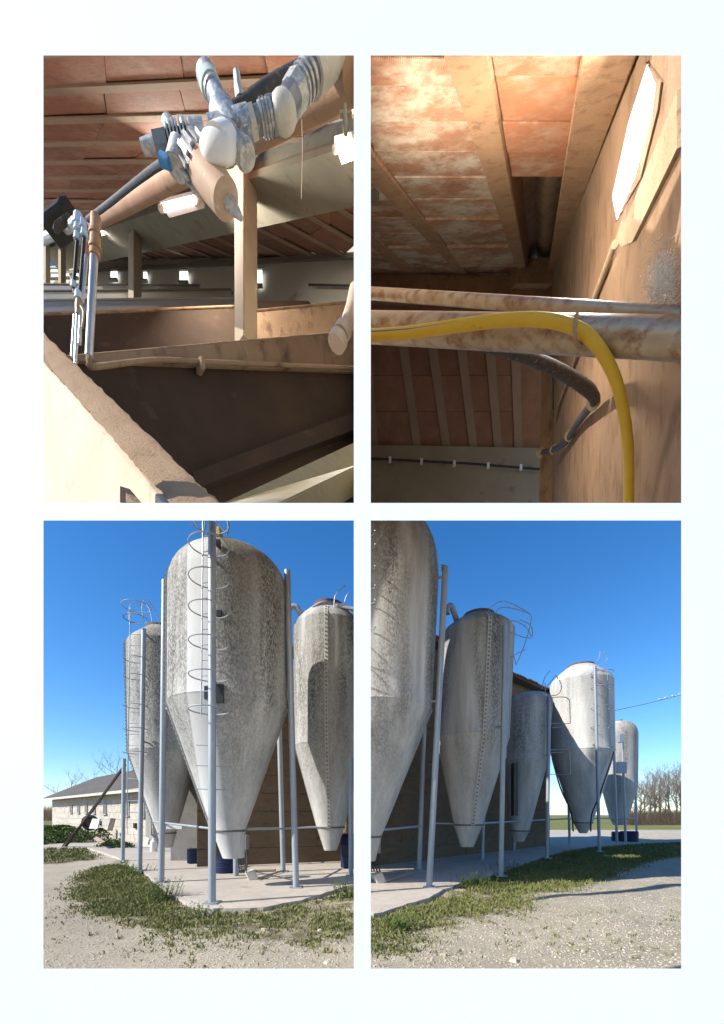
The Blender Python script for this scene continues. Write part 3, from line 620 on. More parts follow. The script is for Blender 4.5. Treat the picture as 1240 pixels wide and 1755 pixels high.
for i in range(5): MB().tube(bez([P(411 + 3 * i, 1456, 9.6), P(408 + 4 * i, 1475, 9.55), P(411 + 2.6 * i, 1494, 9.6)]), .013, 6).build('cable', M['cable'], cb, True)
MB().tube([P(421, 1456, 9.6), P(421.5, 1500, 9.6)], .02, 8).build('conduit', M['steel'], cb)
tag(MB().tube([P(404, 1500, 10.3), P(404, 1455, 10.3)], .07, 12).build('outlet_stand', M['steel'], smooth=True), 'short grey pipe stand under the outlet of the tallest silo', 'post')
# broken block and timber on the pad
tag(MB().box(G(431, 1500, .14), (.10, .05, .03), (-.04, .12, 0), (-.05, 0, .11)).build('broken_block', M['palewood'], bevel=.02), 'broken pale block lying on the pad by the tallest silo', 'block')
tag(MB().box(G(648, 1505, .14), (.10, .05, .03), (-.04, .12, 0), (-.05, 0, .11)).build('broken_block', M['palewood'], bevel=.02), 'broken pale block lying at the left edge of the right-hand pad', 'block')
plank('timber_plank', G(441, 1508, .06), G(484, 1494, .06), Vector((.02, .1, .0)), .05, M['wood'], 'old timber on the pad pointing at the grey rear post, left view', 'plank')
plank('timber_plank', G(662, 1512, .06), G(708, 1497, .06), Vector((.02, .1, .0)), .05, M['wood'], 'old timber on the pad in front of the dark wall, right view', 'plank')
plank('timber_plank', G(440, 1494, .06), G(470, 1493, .06), Vector((.02, .12, .0)), .05, M['wood'], 'short dark timber behind the broken block, left view', 'plank')
plank('timber_plank', G(664, 1500, .06), G(692, 1494, .06), Vector((.02, .12, .0)), .05, M['wood'], 'short dark timber behind the broken block, right view', 'plank')
for px, py, lab in ((310, 1466, 'brick lying on the pad beneath the left silo, leaning one'), (318, 1467, 'brick lying on the pad nearest the grey annex')):
    tag(MB().box(G(px, py, .1), (.1, .03, .02), (-.03, .06, 0), (0, 0, .05)).build('brick', pm('brick_red', (.35, .17, .1), (.25, .12, .08), 6), bevel=.005), lab, 'brick')
# power line
wr = thing('power_line', P(1100, 1208, 24), 'thin overhead cable with pale spacers at the far right', 'cable')
cp = [P(1046, 1219, 23), P(1085, 1211, 24), P(1120, 1203, 25), P(1185, 1186, 27)]
MB().tube(bez(cp), .018, 6).build('wire', M['dark_steel'], wr, True)
for f in (.45, .55, .68, .8, .9):
    q = lerp(cp[1], cp[3], f); MB().tube([q - Vector((.18, .05, -.03)), q + Vector((.18, .05, .05))], .03, 6).build('spacer', M['plasticwhite'], wr)

# ------------------------------------------------------------------ vegetation
def leafmat(name, c1, c2, c3):
    n = NT(name); c = n.mix(n.noise(1.3, detail=5, rnd=False), c1, c2); c = n.mix(n.noise(14, detail=2, rnd=False, lo=.45, hi=.7, off=4), c, c3)
    n.b.inputs['Subsurface Weight'].default_value = 0
    return n.done(c, .75, 0, .2)
M['grass'] = leafmat('short_grass', (.11, .14, .034), (.165, .175, .055), (.30, .26, .12))
M['weed'] = leafmat('weed_leaf', (.055, .10, .022), (.085, .125, .03), (.12, .15, .04))
M['soil'] = pm('dark_turf_soil', (.19, .165, .105), (.13, .12, .06), 4, c3=(.10, .11, .035), rough=1, bump=.5, bscale=30, bdist=.02)
padpoly = [(q.x, q.y) for q in ffull + back]
rg = random.Random(3)
def vnoise(x, y):
    return .5 + .25 * math.sin(x * 1.9 + 1.3 * math.sin(y * 1.1)) + .25 * math.sin(y * 2.3 + 1.7 * math.sin(x * .8 + 2))
def grass(poly, dens, h, lab, thr=.0, lim=60000, name='grass', wid=.008, on_pad=False):
    wp = [(G(a, b).x, G(a, b).y) for a, b in poly]
    x0 = min(q[0] for q in wp); x1 = max(q[0] for q in wp); y0 = min(q[1] for q in wp); y1 = max(q[1] for q in wp)
    mb = MB(); n = min(int(dens * (x1 - x0) * (y1 - y0)), 400000); cnt = 0; tuft = None
    for i in range(n):
        if i % 7 == 0:
            tuft = (rg.uniform(x0, x1), rg.uniform(y0, y1), rg.uniform(.5, 1.3))
        x = tuft[0] + rg.gauss(0, .035); y = tuft[1] + rg.gauss(0, .035)
        if not inpoly(x + rg.gauss(0, .16), y + rg.gauss(0, .22), wp): continue
        if not on_pad and inpoly(x, y, padpoly): continue
        if .6 * vnoise(x * 1.3, y * 1.3) + .4 * vnoise(x * 4.1 + 3, y * 4.7) < thr + rg.uniform(-.25, .25): continue
        hh = h * tuft[2] * rg.uniform(.5, 1.15); a = rg.uniform(0, 6.28); wv = Vector((math.cos(a), math.sin(a), 0)) * wid * rg.uniform(.7, 1.4) * max(1, y / 9)
        le = Vector((rg.gauss(0, .45), rg.gauss(0, .45), 0)) * hh; z = gz(x, y) - .005
        b = Vector((x, y, z)); m_ = b + Vector((0, 0, hh * .6)) + le * .4; tp = b + Vector((0, 0, hh)) + le
        o = len(mb.v); mb.v += [b - wv, b + wv, m_ + wv * .8, m_ - wv * .8, tp]; mb.f += [(o, o + 1, o + 2, o + 3), (o + 3, o + 2, o + 4)]
        cnt += 1
        if cnt > lim: break
    if cnt: tag(mb.build(name, M['grass'], origin=(0, 0, 0)), lab, 'grass', kind='stuff')
grass(pA_, 3600, .06, 'short green grass tongue on the gravel in front of the left silo posts', .28, 60000)
grass(pB_, 1700, .065, 'sparse grass along the front edge of the pad, left view', .42, 26000)
grass(pC_, 420, .11, 'lawn in front of the white shed at the far left', .0, 34000, wid=.009)
grass(pD_, 3000, .06, 'sunlit short grass between gravel and pad, right view', .40, 46000)
grass(pE_, 1300, .10, 'shaded green grass strip along the pad under the right-hand silos', .16, 60000)
grass([(60, 1560), (606, 1600), (606, 1655), (60, 1655)], 260, .05, 'scattered grass blades in the gravel, left view', .62, 6000)
grass([(628, 1600), (1180, 1540), (1180, 1655), (628, 1655)], 260, .05, 'scattered grass blades in the gravel, right view', .64, 6000)
def weed(px, py, n, h, lab, sp=.12):
    b = G(px, py); t = thing('weed_plant', b, lab, 'weed', 'weeds along the pad'); mb = MB()
    for i in range(n):
        a = rg.uniform(0, 6.28); rr = abs(rg.gauss(0, sp)); q = b + Vector((rr * math.cos(a), rr * math.sin(a), -.02)); hh = h * rg.uniform(.4, 1.1)
        tip = q + Vector((math.cos(a) * hh * .35, math.sin(a) * hh * .35, hh)); mb.tube([q, lerp(q, tip, .6) + Vector((0, 0, hh * .05)), tip], [.004, .003, .001], 4, False)
        for k in range(5):
            p = lerp(q, tip, .25 + .16 * k); c = rg.uniform(0, 6.28); dv = Vector((math.cos(c), math.sin(c), .35)) * rg.uniform(.04, .08); wv = Vector((-math.sin(c), math.cos(c), 0)) * .014
            mb.add([p, p + dv * .5 + wv, p + dv, p + dv * .5 - wv], [(0, 1, 2, 3)])
    tag(mb.build('leaves', M['weed'], t), kind='stuff')
weed(281, 1540, 70, .42, 'tall leafy weed at the foot of the left front post', .13)
weed(222, 1497, 55, .28, 'low leafy weed cluster on the grass left of the posts', .3)
weed(205, 1487, 40, .25, 'small weed at the back of the left grass tongue', .25)
weed(597, 1535, 60, .34, 'dark weeds at the right edge of the left-hand pad', .2)
weed(812, 1518, 60, .32, 'weeds at the pad corner below the seam silo', .25)
weed(880, 1494, 60, .34, 'shaded weeds right of the seam silo post', .35)
weed(690, 1590, 45, .2, 'low weed in the sunlit gravel, right view', .2)
weed(985, 1470, 60, .35, 'shaded weeds in front of the tall pale silo', .5)
weed(340, 1566, 40, .16, 'low weed just below the front post of the tallest silo', .25)
# bushes in front of the shed
def bush(px, Y, rx, h, lab, n=900, m='weed', ls=.07):
    b = Vector(((px - CX) / F * Y, Y, -.03)); t = thing('bush', b, lab, 'bush', 'bushes by the white shed'); mb = MB(); st = MB()
    for i in range(12):
        a = rg.uniform(0, 6.28); st.tube([b, b + Vector((rx * .6 * math.cos(a), rx * .5 * math.sin(a), h * rg.uniform(.5, .9)))], [.015, .004], 4)
    for i in range(n):
        a = rg.uniform(0, 6.28); u = rg.random() ** .5; zz = rg.random(); sx = rx * u * math.sqrt(max(.05, 1 - zz * zz)) * rg.uniform(.75, 1.1)
        c = b + Vector((sx * math.cos(a), sx * math.sin(a) * .8, h * zz)); d = Vector((rg.gauss(0, 1), rg.gauss(0, 1), rg.gauss(0, 1))).normalized() * ls; e = d.orthogonal().normalized() * ls * .45
        mb.add([c - d, c + e, c + d, c - e], [(0, 1, 2, 3)])
    tag(mb.build('leaves', M[m], t), kind='stuff'); st.build('stems', M['wood'], t)
bush(104, 26, 2.0, .9, 'wide low bramble bush at the left of the shed front', 1500, ls=.1)
bush(128, 22.5, 1.2, .8, 'low bramble at the foot of the auger', 900)
bush(84, 22, 1.4, .5, 'low green bramble nearest the left edge', 900)
bush(172, 24, .7, .8, 'small dark bush between wheel and leaning board', 500)
bush(192, 20, .8, .35, 'low weeds growing over the debris heap', 500)
bush(212, 19, .6, .3, 'low weeds at the right of the debris heap', 300)
M['evergreen'] = leafmat('dark_evergreen', (.012, .022, .01), (.02, .032, .014), (.03, .04, .018))
bush(129, 52, 1.45, 5.0, 'dark round evergreen bush behind the shed roof', 3600, m='evergreen', ls=.2)
M['bark'] = pm('grey_bark', (.12, .095, .075), (.17, .14, .11), 3, rough=.95, bump=.3)
M['twig'] = pm('bare_twig', (.15, .115, .09), (.20, .155, .12), 1, rough=.95, bump=0)
def bare_tree(x, y, h, seed, lab, spread=.45, nb=13, depth=3):
    r_ = random.Random(seed); t = thing('bare_tree', (x, y, -.03), lab, 'tree', 'bare trees along the field edge'); tr = MB(); cr = MB(); b = Vector((x, y, -.05))
    top = b + Vector((r_.gauss(0, .06) * h, r_.gauss(0, .06) * h, h))
    path = [lerp(b, top, i / 6) + Vector((r_.gauss(0, .012) * h, r_.gauss(0, .012) * h, 0)) * (i > 0) for i in range(7)]
    tr.tube(path, [h * .016 * (1 - .13 * i) for i in range(7)], 6)
    def br(p, d, L, r, k):
        n = 3; pts = [p]; dd = d.copy()
        for i in range(n):
            dd = (dd + Vector((r_.gauss(0, .16), r_.gauss(0, .16), .10 + r_.gauss(0, .08)))).normalized(); pts.append(pts[-1] + dd * L / n)
        cr.tube(pts, [r, r * .75, r * .5, r * .25], 3, False)
        if k > 0:
            for j in range(4 if k > 1 else 5):
                q = pts[r_.randint(1, n)]; a = r_.uniform(0, 6.28); e = (dd + Vector((math.cos(a), math.sin(a), r_.uniform(-.1, .7))) * .75).normalized(); br(q, e, L * r_.uniform(.42, .65), r * .5, k - 1)
    for i in range(nb):
        f = r_.uniform(.22, .98); seg_ = min(5, int(f * 6)); p = lerp(path[seg_], path[seg_ + 1], f * 6 - seg_); a = r_.uniform(0, 6.28)
        br(p, Vector((math.cos(a), math.sin(a), r_.uniform(.4, 1.2))).normalized(), h * spread * (1.15 - f * .75), max(.02, h * .009 * (1.2 - f)), depth - 1)
    tr.build('trunk', M['bark'], t, True); tag(cr.build('crown', M['twig'], t), kind='stuff')
k = 0
ORD = 'first second third fourth fifth sixth seventh eighth ninth tenth eleventh twelfth thirteenth fourteenth fifteenth sixteenth seventeenth eighteenth'.split()
for px, Y, h in sorted(((1098, 62, 6.4), (1103, 70, 8.2), (1109, 60, 6.9), (1114, 66, 8.0), (1119, 72, 8.9), (1124, 61, 7.3), (1129, 68, 7.9), (1134, 63, 7.0), (1139, 74, 9.4), (1144, 62, 7.5), (1149, 70, 8.9), (1154, 60, 7.3), (1159, 66, 8.8), (1164, 63, 8.3), (1169, 69, 9.2), (1174, 62, 7.8), (1086, 66, 5.5), (1092, 72, 6.6))):
    bare_tree((px - CX) / F * Y, Y, h, 100 + k, '%s bare tree from the left in the row along the field edge' % ORD[k]); k += 1
bare_tree((122 - CX) / F * 54, 54, 6.2, 7, 'bare tree sticking up behind the dark bush over the shed roof', .5, 12)
bare_tree((206 - CX) / F * 40, 40, 6.2, 9, 'bare tree behind the shed roof beside the left silo posts', .6, 14)
M['scrub'] = pm('brown_scrub', (.14, .10, .07), (.19, .14, .09), 3, rough=1, bump=0)
mb = MB()
for i in range(9000):
    Y = rg.uniform(58, 76); px = rg.uniform(1070, 1190); b = Vector(((px - CX) / F * Y, Y, -.05)); hh = rg.uniform(.6, 2.6); l_ = Vector((rg.gauss(0, .25), rg.gauss(0, .25), 1)) * hh
    wv = Vector((.02, 0, 0)); mb.add([b - wv * 1.5, b + wv * 1.5, b + l_], [(0, 1, 2)])
tag(mb.build('hedge_scrub', M['scrub'], origin=(0, 0, 0)), 'brown dead undergrowth along the field edge at the far right', 'undergrowth', kind='stuff')
mb = MB()
for i in range(1800):
    Y = rg.uniform(95, 120); px = rg.uniform(55, 100); b = Vector(((px - CX) / F * Y, Y, -.05)); hh = rg.uniform(1.5, 4.2); l_ = Vector((rg.gauss(0, .25), rg.gauss(0, .25), 1)) * hh
    wv = Vector((.05, 0, 0)); mb.add([b - wv, b + wv, b + l_], [(0, 1, 2)])
tag(mb.build('distant_hedge', M['scrub'], origin=(0, 0, 0)), 'distant bare hedge on the horizon at the far left', 'hedge', kind='stuff')
# gravel stones
mb = MB(); gp = [(60, 1490), (150, 1500), (250, 1580), (400, 1600), (606, 1610), (622, 1590), (760, 1580), (900, 1540), (1180, 1480), (1180, 1675), (60, 1675)]
gpw = [(G(a, b).x, G(a, b).y) for a, b in gp]
def stone(mb, x, y, s):
    z = gz(x, y); a0_ = rg.uniform(0, 6.28); vs_ = []
    for k in range(5):
        a = a0_ + k * 1.2566; r1 = s * rg.uniform(.7, 1.1); vs_.append((x + r1 * math.cos(a), y + r1 * math.sin(a), z - .004))
    for k in range(5):
        a = a0_ + k * 1.2566 + .2; r1 = s * rg.uniform(.45, .75); vs_.append((x + r1 * math.cos(a), y + r1 * math.sin(a), z + s * rg.uniform(.35, .65)))
    mb.add(vs_, [(k, (k + 1) % 5, 5 + (k + 1) % 5, 5 + k) for k in range(5)] + [(5, 6, 7, 8, 9)])
n = 0
while n < 16000:
    y = rg.uniform(4.0, 16); x = rg.uniform(-.82, .82) * y
    if rg.random() > (4.6 / y) ** 1.2 or not inpoly(x, y, gpw) or inpoly(x, y, padpoly): continue
    stone(mb, x, y, rg.choice((.004, .005, .006, .007, .009, .015)) * rg.uniform(.8, 1.3)); n += 1
tag(mb.build('gravel', M['stone'], origin=(0, 0, 0)), 'pale loose gravel scattered over the yard', 'gravel', kind='stuff')
for px, py, s, lab in ((263, 1582, .05, 'pale fist-sized stone in the grass, left view'), (760, 1634, .055, 'grey stone in the gravel near the bottom of the right view'), (880, 1640, .07, 'pale flat stone in the gravel, centre of the right view'), (1000, 1626, .05, 'small pale stone in the gravel right of centre, right view'), (560, 1645, .05, 'pale stone at the bottom right of the left view'), (1060, 1470, .07, 'white stone in the shaded grass, right view'), (452, 1590, .06, 'pale flat stone among sparse grass, left view'), (548, 1590, .05, 'pale stone in the grass near the divider, left view')):
    q = G(px, py); m2 = MB(); stone(m2, q.x, q.y, s); tag(m2.build('stone', M['stone'], bevel=.006), lab, 'stone', 'larger stones in the yard')

# ================================================================== the barn interiors seen through the two upper openings
def clay_mat(name, c1, c2, c3, lo3=.5, hi3=.68, ribs=0, rot=0, s=1.0, dark=(.16, .08, .05)):
    n = NT(name); c = n.mix(n.noise(2.2 * s, detail=5, lo=.3, hi=.7), c1, c2)
    vr = n.new('ShaderNodeHueSaturation'); n.link(c, vr.inputs['Color']); n.link(n.ramp(n.oi.outputs['Random'], 0, 1, .84, 1.12), vr.inputs['Value'])
    c = n.mix(n.noise(1.6 * s, (1, .6, 1), detail=7, rough=.7, lo=lo3, hi=hi3, off=6), vr.outputs[0], c3)
    c = n.mix(n.math('MULTIPLY', n.noise(7 * s, detail=6, rough=.7, lo=.5, hi=.75, off=12), .7), c, dark)
    if ribs:
        w_ = n.new('ShaderNodeTexWave', wave_type='BANDS', bands_direction='X'); w_.inputs['Scale'].default_value = ribs; w_.inputs['Distortion'].default_value = .4; w_.inputs['Detail'].default_value = 1
        n.link(n.coord((1, 1, 1), rot=(0, 0, rot)), w_.inputs['Vector']); n.bump(n.math('ADD', w_.outputs['Fac'], n.math('MULTIPLY', n.noise(30, detail=5, lo=0, hi=1), .6)), .5, .006)
    else: n.bump(n.noise(25 * s, detail=6, lo=0, hi=1), .35, .02)
    return n.done(c, .9, 0, .15)
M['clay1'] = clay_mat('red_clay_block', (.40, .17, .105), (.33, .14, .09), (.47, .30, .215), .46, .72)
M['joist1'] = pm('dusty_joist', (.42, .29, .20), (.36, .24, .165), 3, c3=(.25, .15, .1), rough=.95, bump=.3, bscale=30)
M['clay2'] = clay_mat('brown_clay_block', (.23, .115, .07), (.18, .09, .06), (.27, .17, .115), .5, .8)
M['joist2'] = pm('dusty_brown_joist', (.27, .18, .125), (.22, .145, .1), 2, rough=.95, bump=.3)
M['beam'] = pm('dusty_grey_concrete', (.22, .20, .15), (.17, .155, .115), 2.5, c3=(.12, .09, .06), rough=.95, bump=.35, bscale=18)
M['column'] = pm('column_concrete', (.32, .26, .19), (.26, .205, .145), 1.5, c3=(.25, .18, .12), stretch=(1, 1, .4), rough=.95, bump=.3, bscale=20)
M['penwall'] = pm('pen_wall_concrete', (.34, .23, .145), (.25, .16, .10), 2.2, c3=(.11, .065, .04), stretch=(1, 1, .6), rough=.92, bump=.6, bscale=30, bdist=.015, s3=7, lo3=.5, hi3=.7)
M['pendark'] = pm('stained_shaded_pen_wall', (.06, .036, .023), (.04, .025, .017), 3, c3=(.11, .07, .045), rough=.92, bump=.4, bscale=22, lo3=.6, hi3=.8)  # stained wall, with the pen's shade darkened into its colour
M['aisle'] = pm('aisle_wall_render', (.60, .48, .36), (.50, .385, .275), 3, c3=(.30, .19, .11), rough=.85, bump=.5, bscale=50, bdist=.006, lo3=.6, hi3=.8)
M['dust'] = pm('rough_dust_top', (.38, .26, .16), (.31, .20, .12), 5, c3=(.22, .14, .09), rough=1, bump=.9, bscale=90, bdist=.012)
M['farwall'] = pm('pale_far_wall', (.52, .48, .40), (.43, .395, .33), .8, c3=(.24, .2, .15), rough=.95, bump=.2)
M['endwall'] = pm('brown_grey_end_wall', (.30, .235, .155), (.23, .175, .11), 1.2, c3=(.15, .11, .07), rough=.95, bump=.3)
M['greypen'] = pm('grey_pen_wall', (.30, .30, .31), (.24, .24, .25), .9, rough=.9, bump=.2)
def emit(name, c, st):
    n = NT(name); n.b.inputs['Emission Color'].default_value = (*c, 1); n.b.inputs['Emission Strength'].default_value = st; return n.done(c, .4)
M['tube'] = emit('lit_tube', (1, .98, .94), 5.0); M['pane'] = emit('bright_pane', (.9, .95, 1), 1.3)
TRIM = (Vector((0, 0, CAMZ)), Vector((0, -(HY - 876) / F, 1)).normalized())
DOWN = Vector((0, 0, -1)); BACK = Vector((0, 1, 0))

SR = .72                                            # the left barn is built at this size, so it stays clear of the yard's sunlight
class SB(MB):
    def tube(s, pts, rad, seg=10, cap=True):
        rad = [q * SR for q in rad] if isinstance(rad, (list, tuple)) else rad * SR
        return MB.tube(s, pts, rad, seg, cap)
    def ball(s, c, r, seg=10, ring=6, sx=(1, 1, 1)): return MB.ball(s, c, r * SR, seg, ring, sx)
def Q(px, py, Y): return P(px, py, Y * SR)
# --- near ceiling slope
def slope_ceiling(name, pl, starts, e2, end_fn, jw, cw, blk_m, jst_m, nblk, toward, back):
    """rows of clay blocks between concrete joists; starts: points of joist centre lines"""
    cm = None
    n_ = pl[1] if pl[1].dot(Vector((0, 0, CAMZ)) - starts[0]) > 0 else -pl[1]
    first = starts[0]; last = starts[-1]; e1 = (last - first).normalized()
    ends = [end_fn(q) for q in starts]
    poly = list(starts) + [q + e2 * L for q, L in zip(reversed(starts), reversed(ends))]
    cm = SB()
    for k in range(len(starts) - 1): cm.prism([q - n_ * back for q in (starts[k], starts[k + 1], starts[k + 1] + e2 * (ends[k + 1] + .05), starts[k] + e2 * (ends[k] + .05))], -n_ * .1)
    cm = cm.build(name, jst_m); tag(cm, kind='structure')
    for k, q in enumerate(starts):
        L = ends[k]; a = q - e1 * jw / 2; b = q + e1 * jw / 2
        if L > .1: SB().prism([a, b, b + e2 * L, a + e2 * L], n_ * .012).build('joist', jst_m, cm)
        if k + 1 < len(starts):
            q2 = starts[k + 1]; L2_ = ends[k + 1]; nb = nblk
            for i in range(nb):
                f0, f1 = i / nb, (i + 1) / nb; g = .0035
                a0 = q + e1 * (jw / 2 + .004); a1 = q2 - e1 * (jw / 2 + .004); dp = n_ * random.uniform(-.012, .004)
                SB().prism([a0 + e2 * (L * f0 + g) + dp, a1 + e2 * (L2_ * f0 + g) + dp, a1 + e2 * (L2_ * f1 - g) + dp, a0 + e2 * (L * f1 - g) + dp], -n_ * .08).build('clay_block', blk_m, cm)
    return cm
pl1 = plane3(Q(606, 205, 5.3), Q(74, 412, 14), Q(74, 95, 4.5))
q1 = onplane(74, 155, pl1); q2 = onplane(470, 136, pl1); e2 = (q2 - q1).normalized()
lA = onplane(58, 155, pl1); lB = onplane(58, 206, pl1); stp = (lB - lA)
bl0, bl1 = onplane(640, 190, pl1), onplane(60, 417, pl1); bd = (bl1 - bl0).normalized()
def end1(q):
    # distance along e2 to the beam line, not past the right edge of the opening
    u = e2; wv = bl0 - q; a = u.dot(u); b = u.dot(bd); c = bd.dot(bd); d = u.dot(wv); e = bd.dot(wv)
    s = (d * c - b * e) / (a * c - b * b) - .05
    while s > .2 and to_px(q + e2 * s)[0] > 615: s -= .05
    return max(s, .12)
starts = []; k = -9
while True:
    q = lA + stp * k
    if q.y < 1.15: k += 1; continue
    px, py = to_px(q)
    if py > 404 or k > 40: break
    starts.append(q); k += 1
ceil1 = slope_ceiling('near_ceiling', pl1, starts, e2, end1, stp.length * .22, 0, M['clay1'], M['joist1'], 4, Vector((0, -1, -1)), .06)
# --- far slope beyond the beam
pl2 = plane3(Q(606, 250, 5.8), Q(74, 424, 14.2), Q(606, 434, 9.6))
q1 = onplane(470, 318, pl2); q2 = onplane(606, 398, pl2); e2b = (q2 - q1).normalized()
wt0, wt1 = onplane(625, 433, pl2), onplane(60, 470, pl2); wd = (wt1 - wt0).normalized()
def end2(q):
    u = e2b; wv = wt0 - q; a = 1; b = u.dot(wd); d = u.dot(wv); e = wd.dot(wv)
    s = (d - b * e) / (1 - b * b)
    while s > .2 and to_px(q + e2b * s)[0] > 616: s -= .05
    return max(s, .12)
b0, b1 = onplane(612, 246, pl2), onplane(70, 426, pl2); Lb = (b1 - b0).length; nj = 17
starts2 = [lerp(b0, b1, i / nj) for i in range(nj + 1)]
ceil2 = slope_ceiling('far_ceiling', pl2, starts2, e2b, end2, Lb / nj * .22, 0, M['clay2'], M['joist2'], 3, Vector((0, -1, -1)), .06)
# --- beam and columns
bm_ = SB(); t0, t1 = Q(616, 180, 5.3), Q(66, 408, 13.9); u0, u1 = Q(616, 232, 5.3), Q(66, 428, 13.9)
bm_.prism([t0, t1, u1, u0], Vector((.15, .5, .15)))
tag(bm_.build('ridge_beam', M['beam']), 'long dusty concrete beam carrying the barn roof, running down to the left', 'beam')
bm_ = SB(); bm_.prism([Q(616, 228, 5.22), Q(66, 424, 13.8), Q(66, 431, 13.8), Q(616, 243, 5.22)], Vector((.2, .5, .2)))
tag(bm_.build('beam_flange', M['beam']), 'bottom ledge of the roof beam above the columns', 'beam')
def column(x0, xm, x1, Y, top, bot, lab, base=None):
    a = Q(x0, bot, Y); b = Q(xm, bot, Y - .22 * (Y / 7)); c = Q(x1, bot, Y + .1); zt = Q(xm, top, Y).z; zb = a.z
    for q in (a, b, c): q.z = zb
    d = a + (c - b); t = thing('column', (a + c) / 2, lab, 'column', 'columns under the roof beam')
    SB().prism([a, b, c, d], Vector((0, 0, zt - zb))).build('shaft', M['column'], t, bevel=.02)
    if base:
        e = .06; ctr = (a + c) / 2
        pts = [q + (q - ctr).normalized() * e for q in (a, b, c, d)]
        for q in pts: q.z = Q(xm, base, Y).z
        SB().prism(pts, Vector((0, 0, Q(xm, base - 44, Y).z - Q(xm, base, Y).z))).build('base', M['penwall'], t, bevel=.02)
column(400, 418, 442, 6.75, 292, 600, 'nearest concrete column, right of the hanging filter bowl')
column(219, 229, 243, 10.0, 350, 540, 'middle concrete column between the two lit tubes')
column(99, 104, 113, 12.4, 408, 520, 'narrow farther column left of the steel drop pipes')
column(74, 78, 86, 13.0, 418, 520, 'farthest column at the left edge of the barn view')
# --- far wall with windows
fw = thing('far_wall', Q(340, 530, 12), 'pale far wall of the barn with small bright windows', 'wall')
f0, f1 = Q(618, 418, 9.75), Q(60, 458, 16.3)
SB().prism([f0, f1, f1 + DOWN * 3.2, f0 + DOWN * 2.8], Vector((.1, .4, .1))).build('wall', M['farwall'], fw)
SB().prism([Q(618, 431, 9.6), Q(60, 467, 16.1), Q(60, 472, 16.1), Q(618, 441, 9.6)], Vector((.05, .1, .1))).build('wall_plate', M['beam'], fw)
def on_fw(px, py):
    f = (618 - px) / (618 - 60); return Q(px, py, 1 / lerp(1 / 9.7, 1 / 16.2, f) - .03)
for (a, b, c, d) in ((441, 449, 465, 492), (308, 322, 467, 486), (246, 252, 468, 483), (190, 201, 466, 481), (114, 118, 467, 477), (131, 134, 468, 478), (88, 99, 464, 478)):
    wn = SB().prism([on_fw(a, c), on_fw(b, c), on_fw(b, d), on_fw(a, d)], Vector((0, -.02, 0))).build('window', M['pane'], fw)
    SB().prism([on_fw(a - 1.5, d), on_fw(b + 1.5, d), on_fw(b + 1.5, d + 2.5), on_fw(a - 1.5, d + 2.5)], Vector((0, -.06, 0))).build('sill', M['beam'], wn)
    SB().prism([on_fw(a - 1.5, c - 2), on_fw(b + 1.5, c - 2), on_fw(b + 1.5, c), on_fw(a - 1.5, c)], Vector((0, -.05, 0))).build('lintel', M['beam'], wn)
tag(SB().tube([on_fw(530, 500) - BACK * .1, on_fw(612, 503) - BACK * .1], .02, 6).build('wall_pipe', M['cable']), 'thin dark pipe along the far wall at the right', 'pipe')
# --- pen walls
def wall(name, lab, top, off, h, m, cat='pen wall', group='pen walls', cap=None):
    t = thing(name, sum(top, Vector()) / 2 + DOWN * h, lab, cat, group); a, b = top
    SB().prism([a, b, b + DOWN * h, a + DOWN * h], off).build('face', m, t, bevel=.012)
    if cap: SB().prism([a + Vector((0, 0, .002)) - off * .06, b + Vector((0, 0, .002)) - off * .06, b + off * 1.06 + Vector((0, 0, .002)), a + off * 1.06 + Vector((0, 0, .002))], Vector((0, 0, .025))).build('coping', cap, t, bevel=.006)
    return t
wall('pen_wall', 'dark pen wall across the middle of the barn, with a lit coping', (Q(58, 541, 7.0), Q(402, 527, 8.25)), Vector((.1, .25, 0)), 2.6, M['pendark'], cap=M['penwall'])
wall('pen_wall', 'pen wall right of the nearest column', (Q(438, 534, 8.2), Q(616, 517, 9.2)), Vector((.1, .2, 0)), 2.0, M['penwall'], cap=M['penwall'])
wall('pen_wall', 'bluish grey pen wall behind the steel drop pipes', (Q(58, 516, 8.6), Q(400, 512, 9.6)), Vector((.1, .2, 0)), 1.6, M['greypen'], cap=M['greypen'])
wall('pen_wall', 'farther grey pen wall, a thin strip above the bluish one', (Q(58, 500, 10.4), Q(395, 497, 11.3)), Vector((.1, .2, 0)), 1.6, M['farwall'], cap=M['beam'])
wall('pen_wall', 'farthest pen wall strip below the bright windows', (Q(58, 488, 12.0), Q(395, 490, 12.2)), Vector((.1, .2, 0)), 1.6, M['greypen'], cap=M['beam'])
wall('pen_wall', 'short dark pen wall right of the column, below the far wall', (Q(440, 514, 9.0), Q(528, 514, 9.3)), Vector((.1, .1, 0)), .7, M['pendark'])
w1t = wall('pen_wall', 'near diagonal pen wall with a pipe along its face', (Q(112, 619, 2.95), Q(618, 571, 5.0)), Vector((-.12, .14, 0)), 5.2, M['pendark'], cap=M['penwall'])
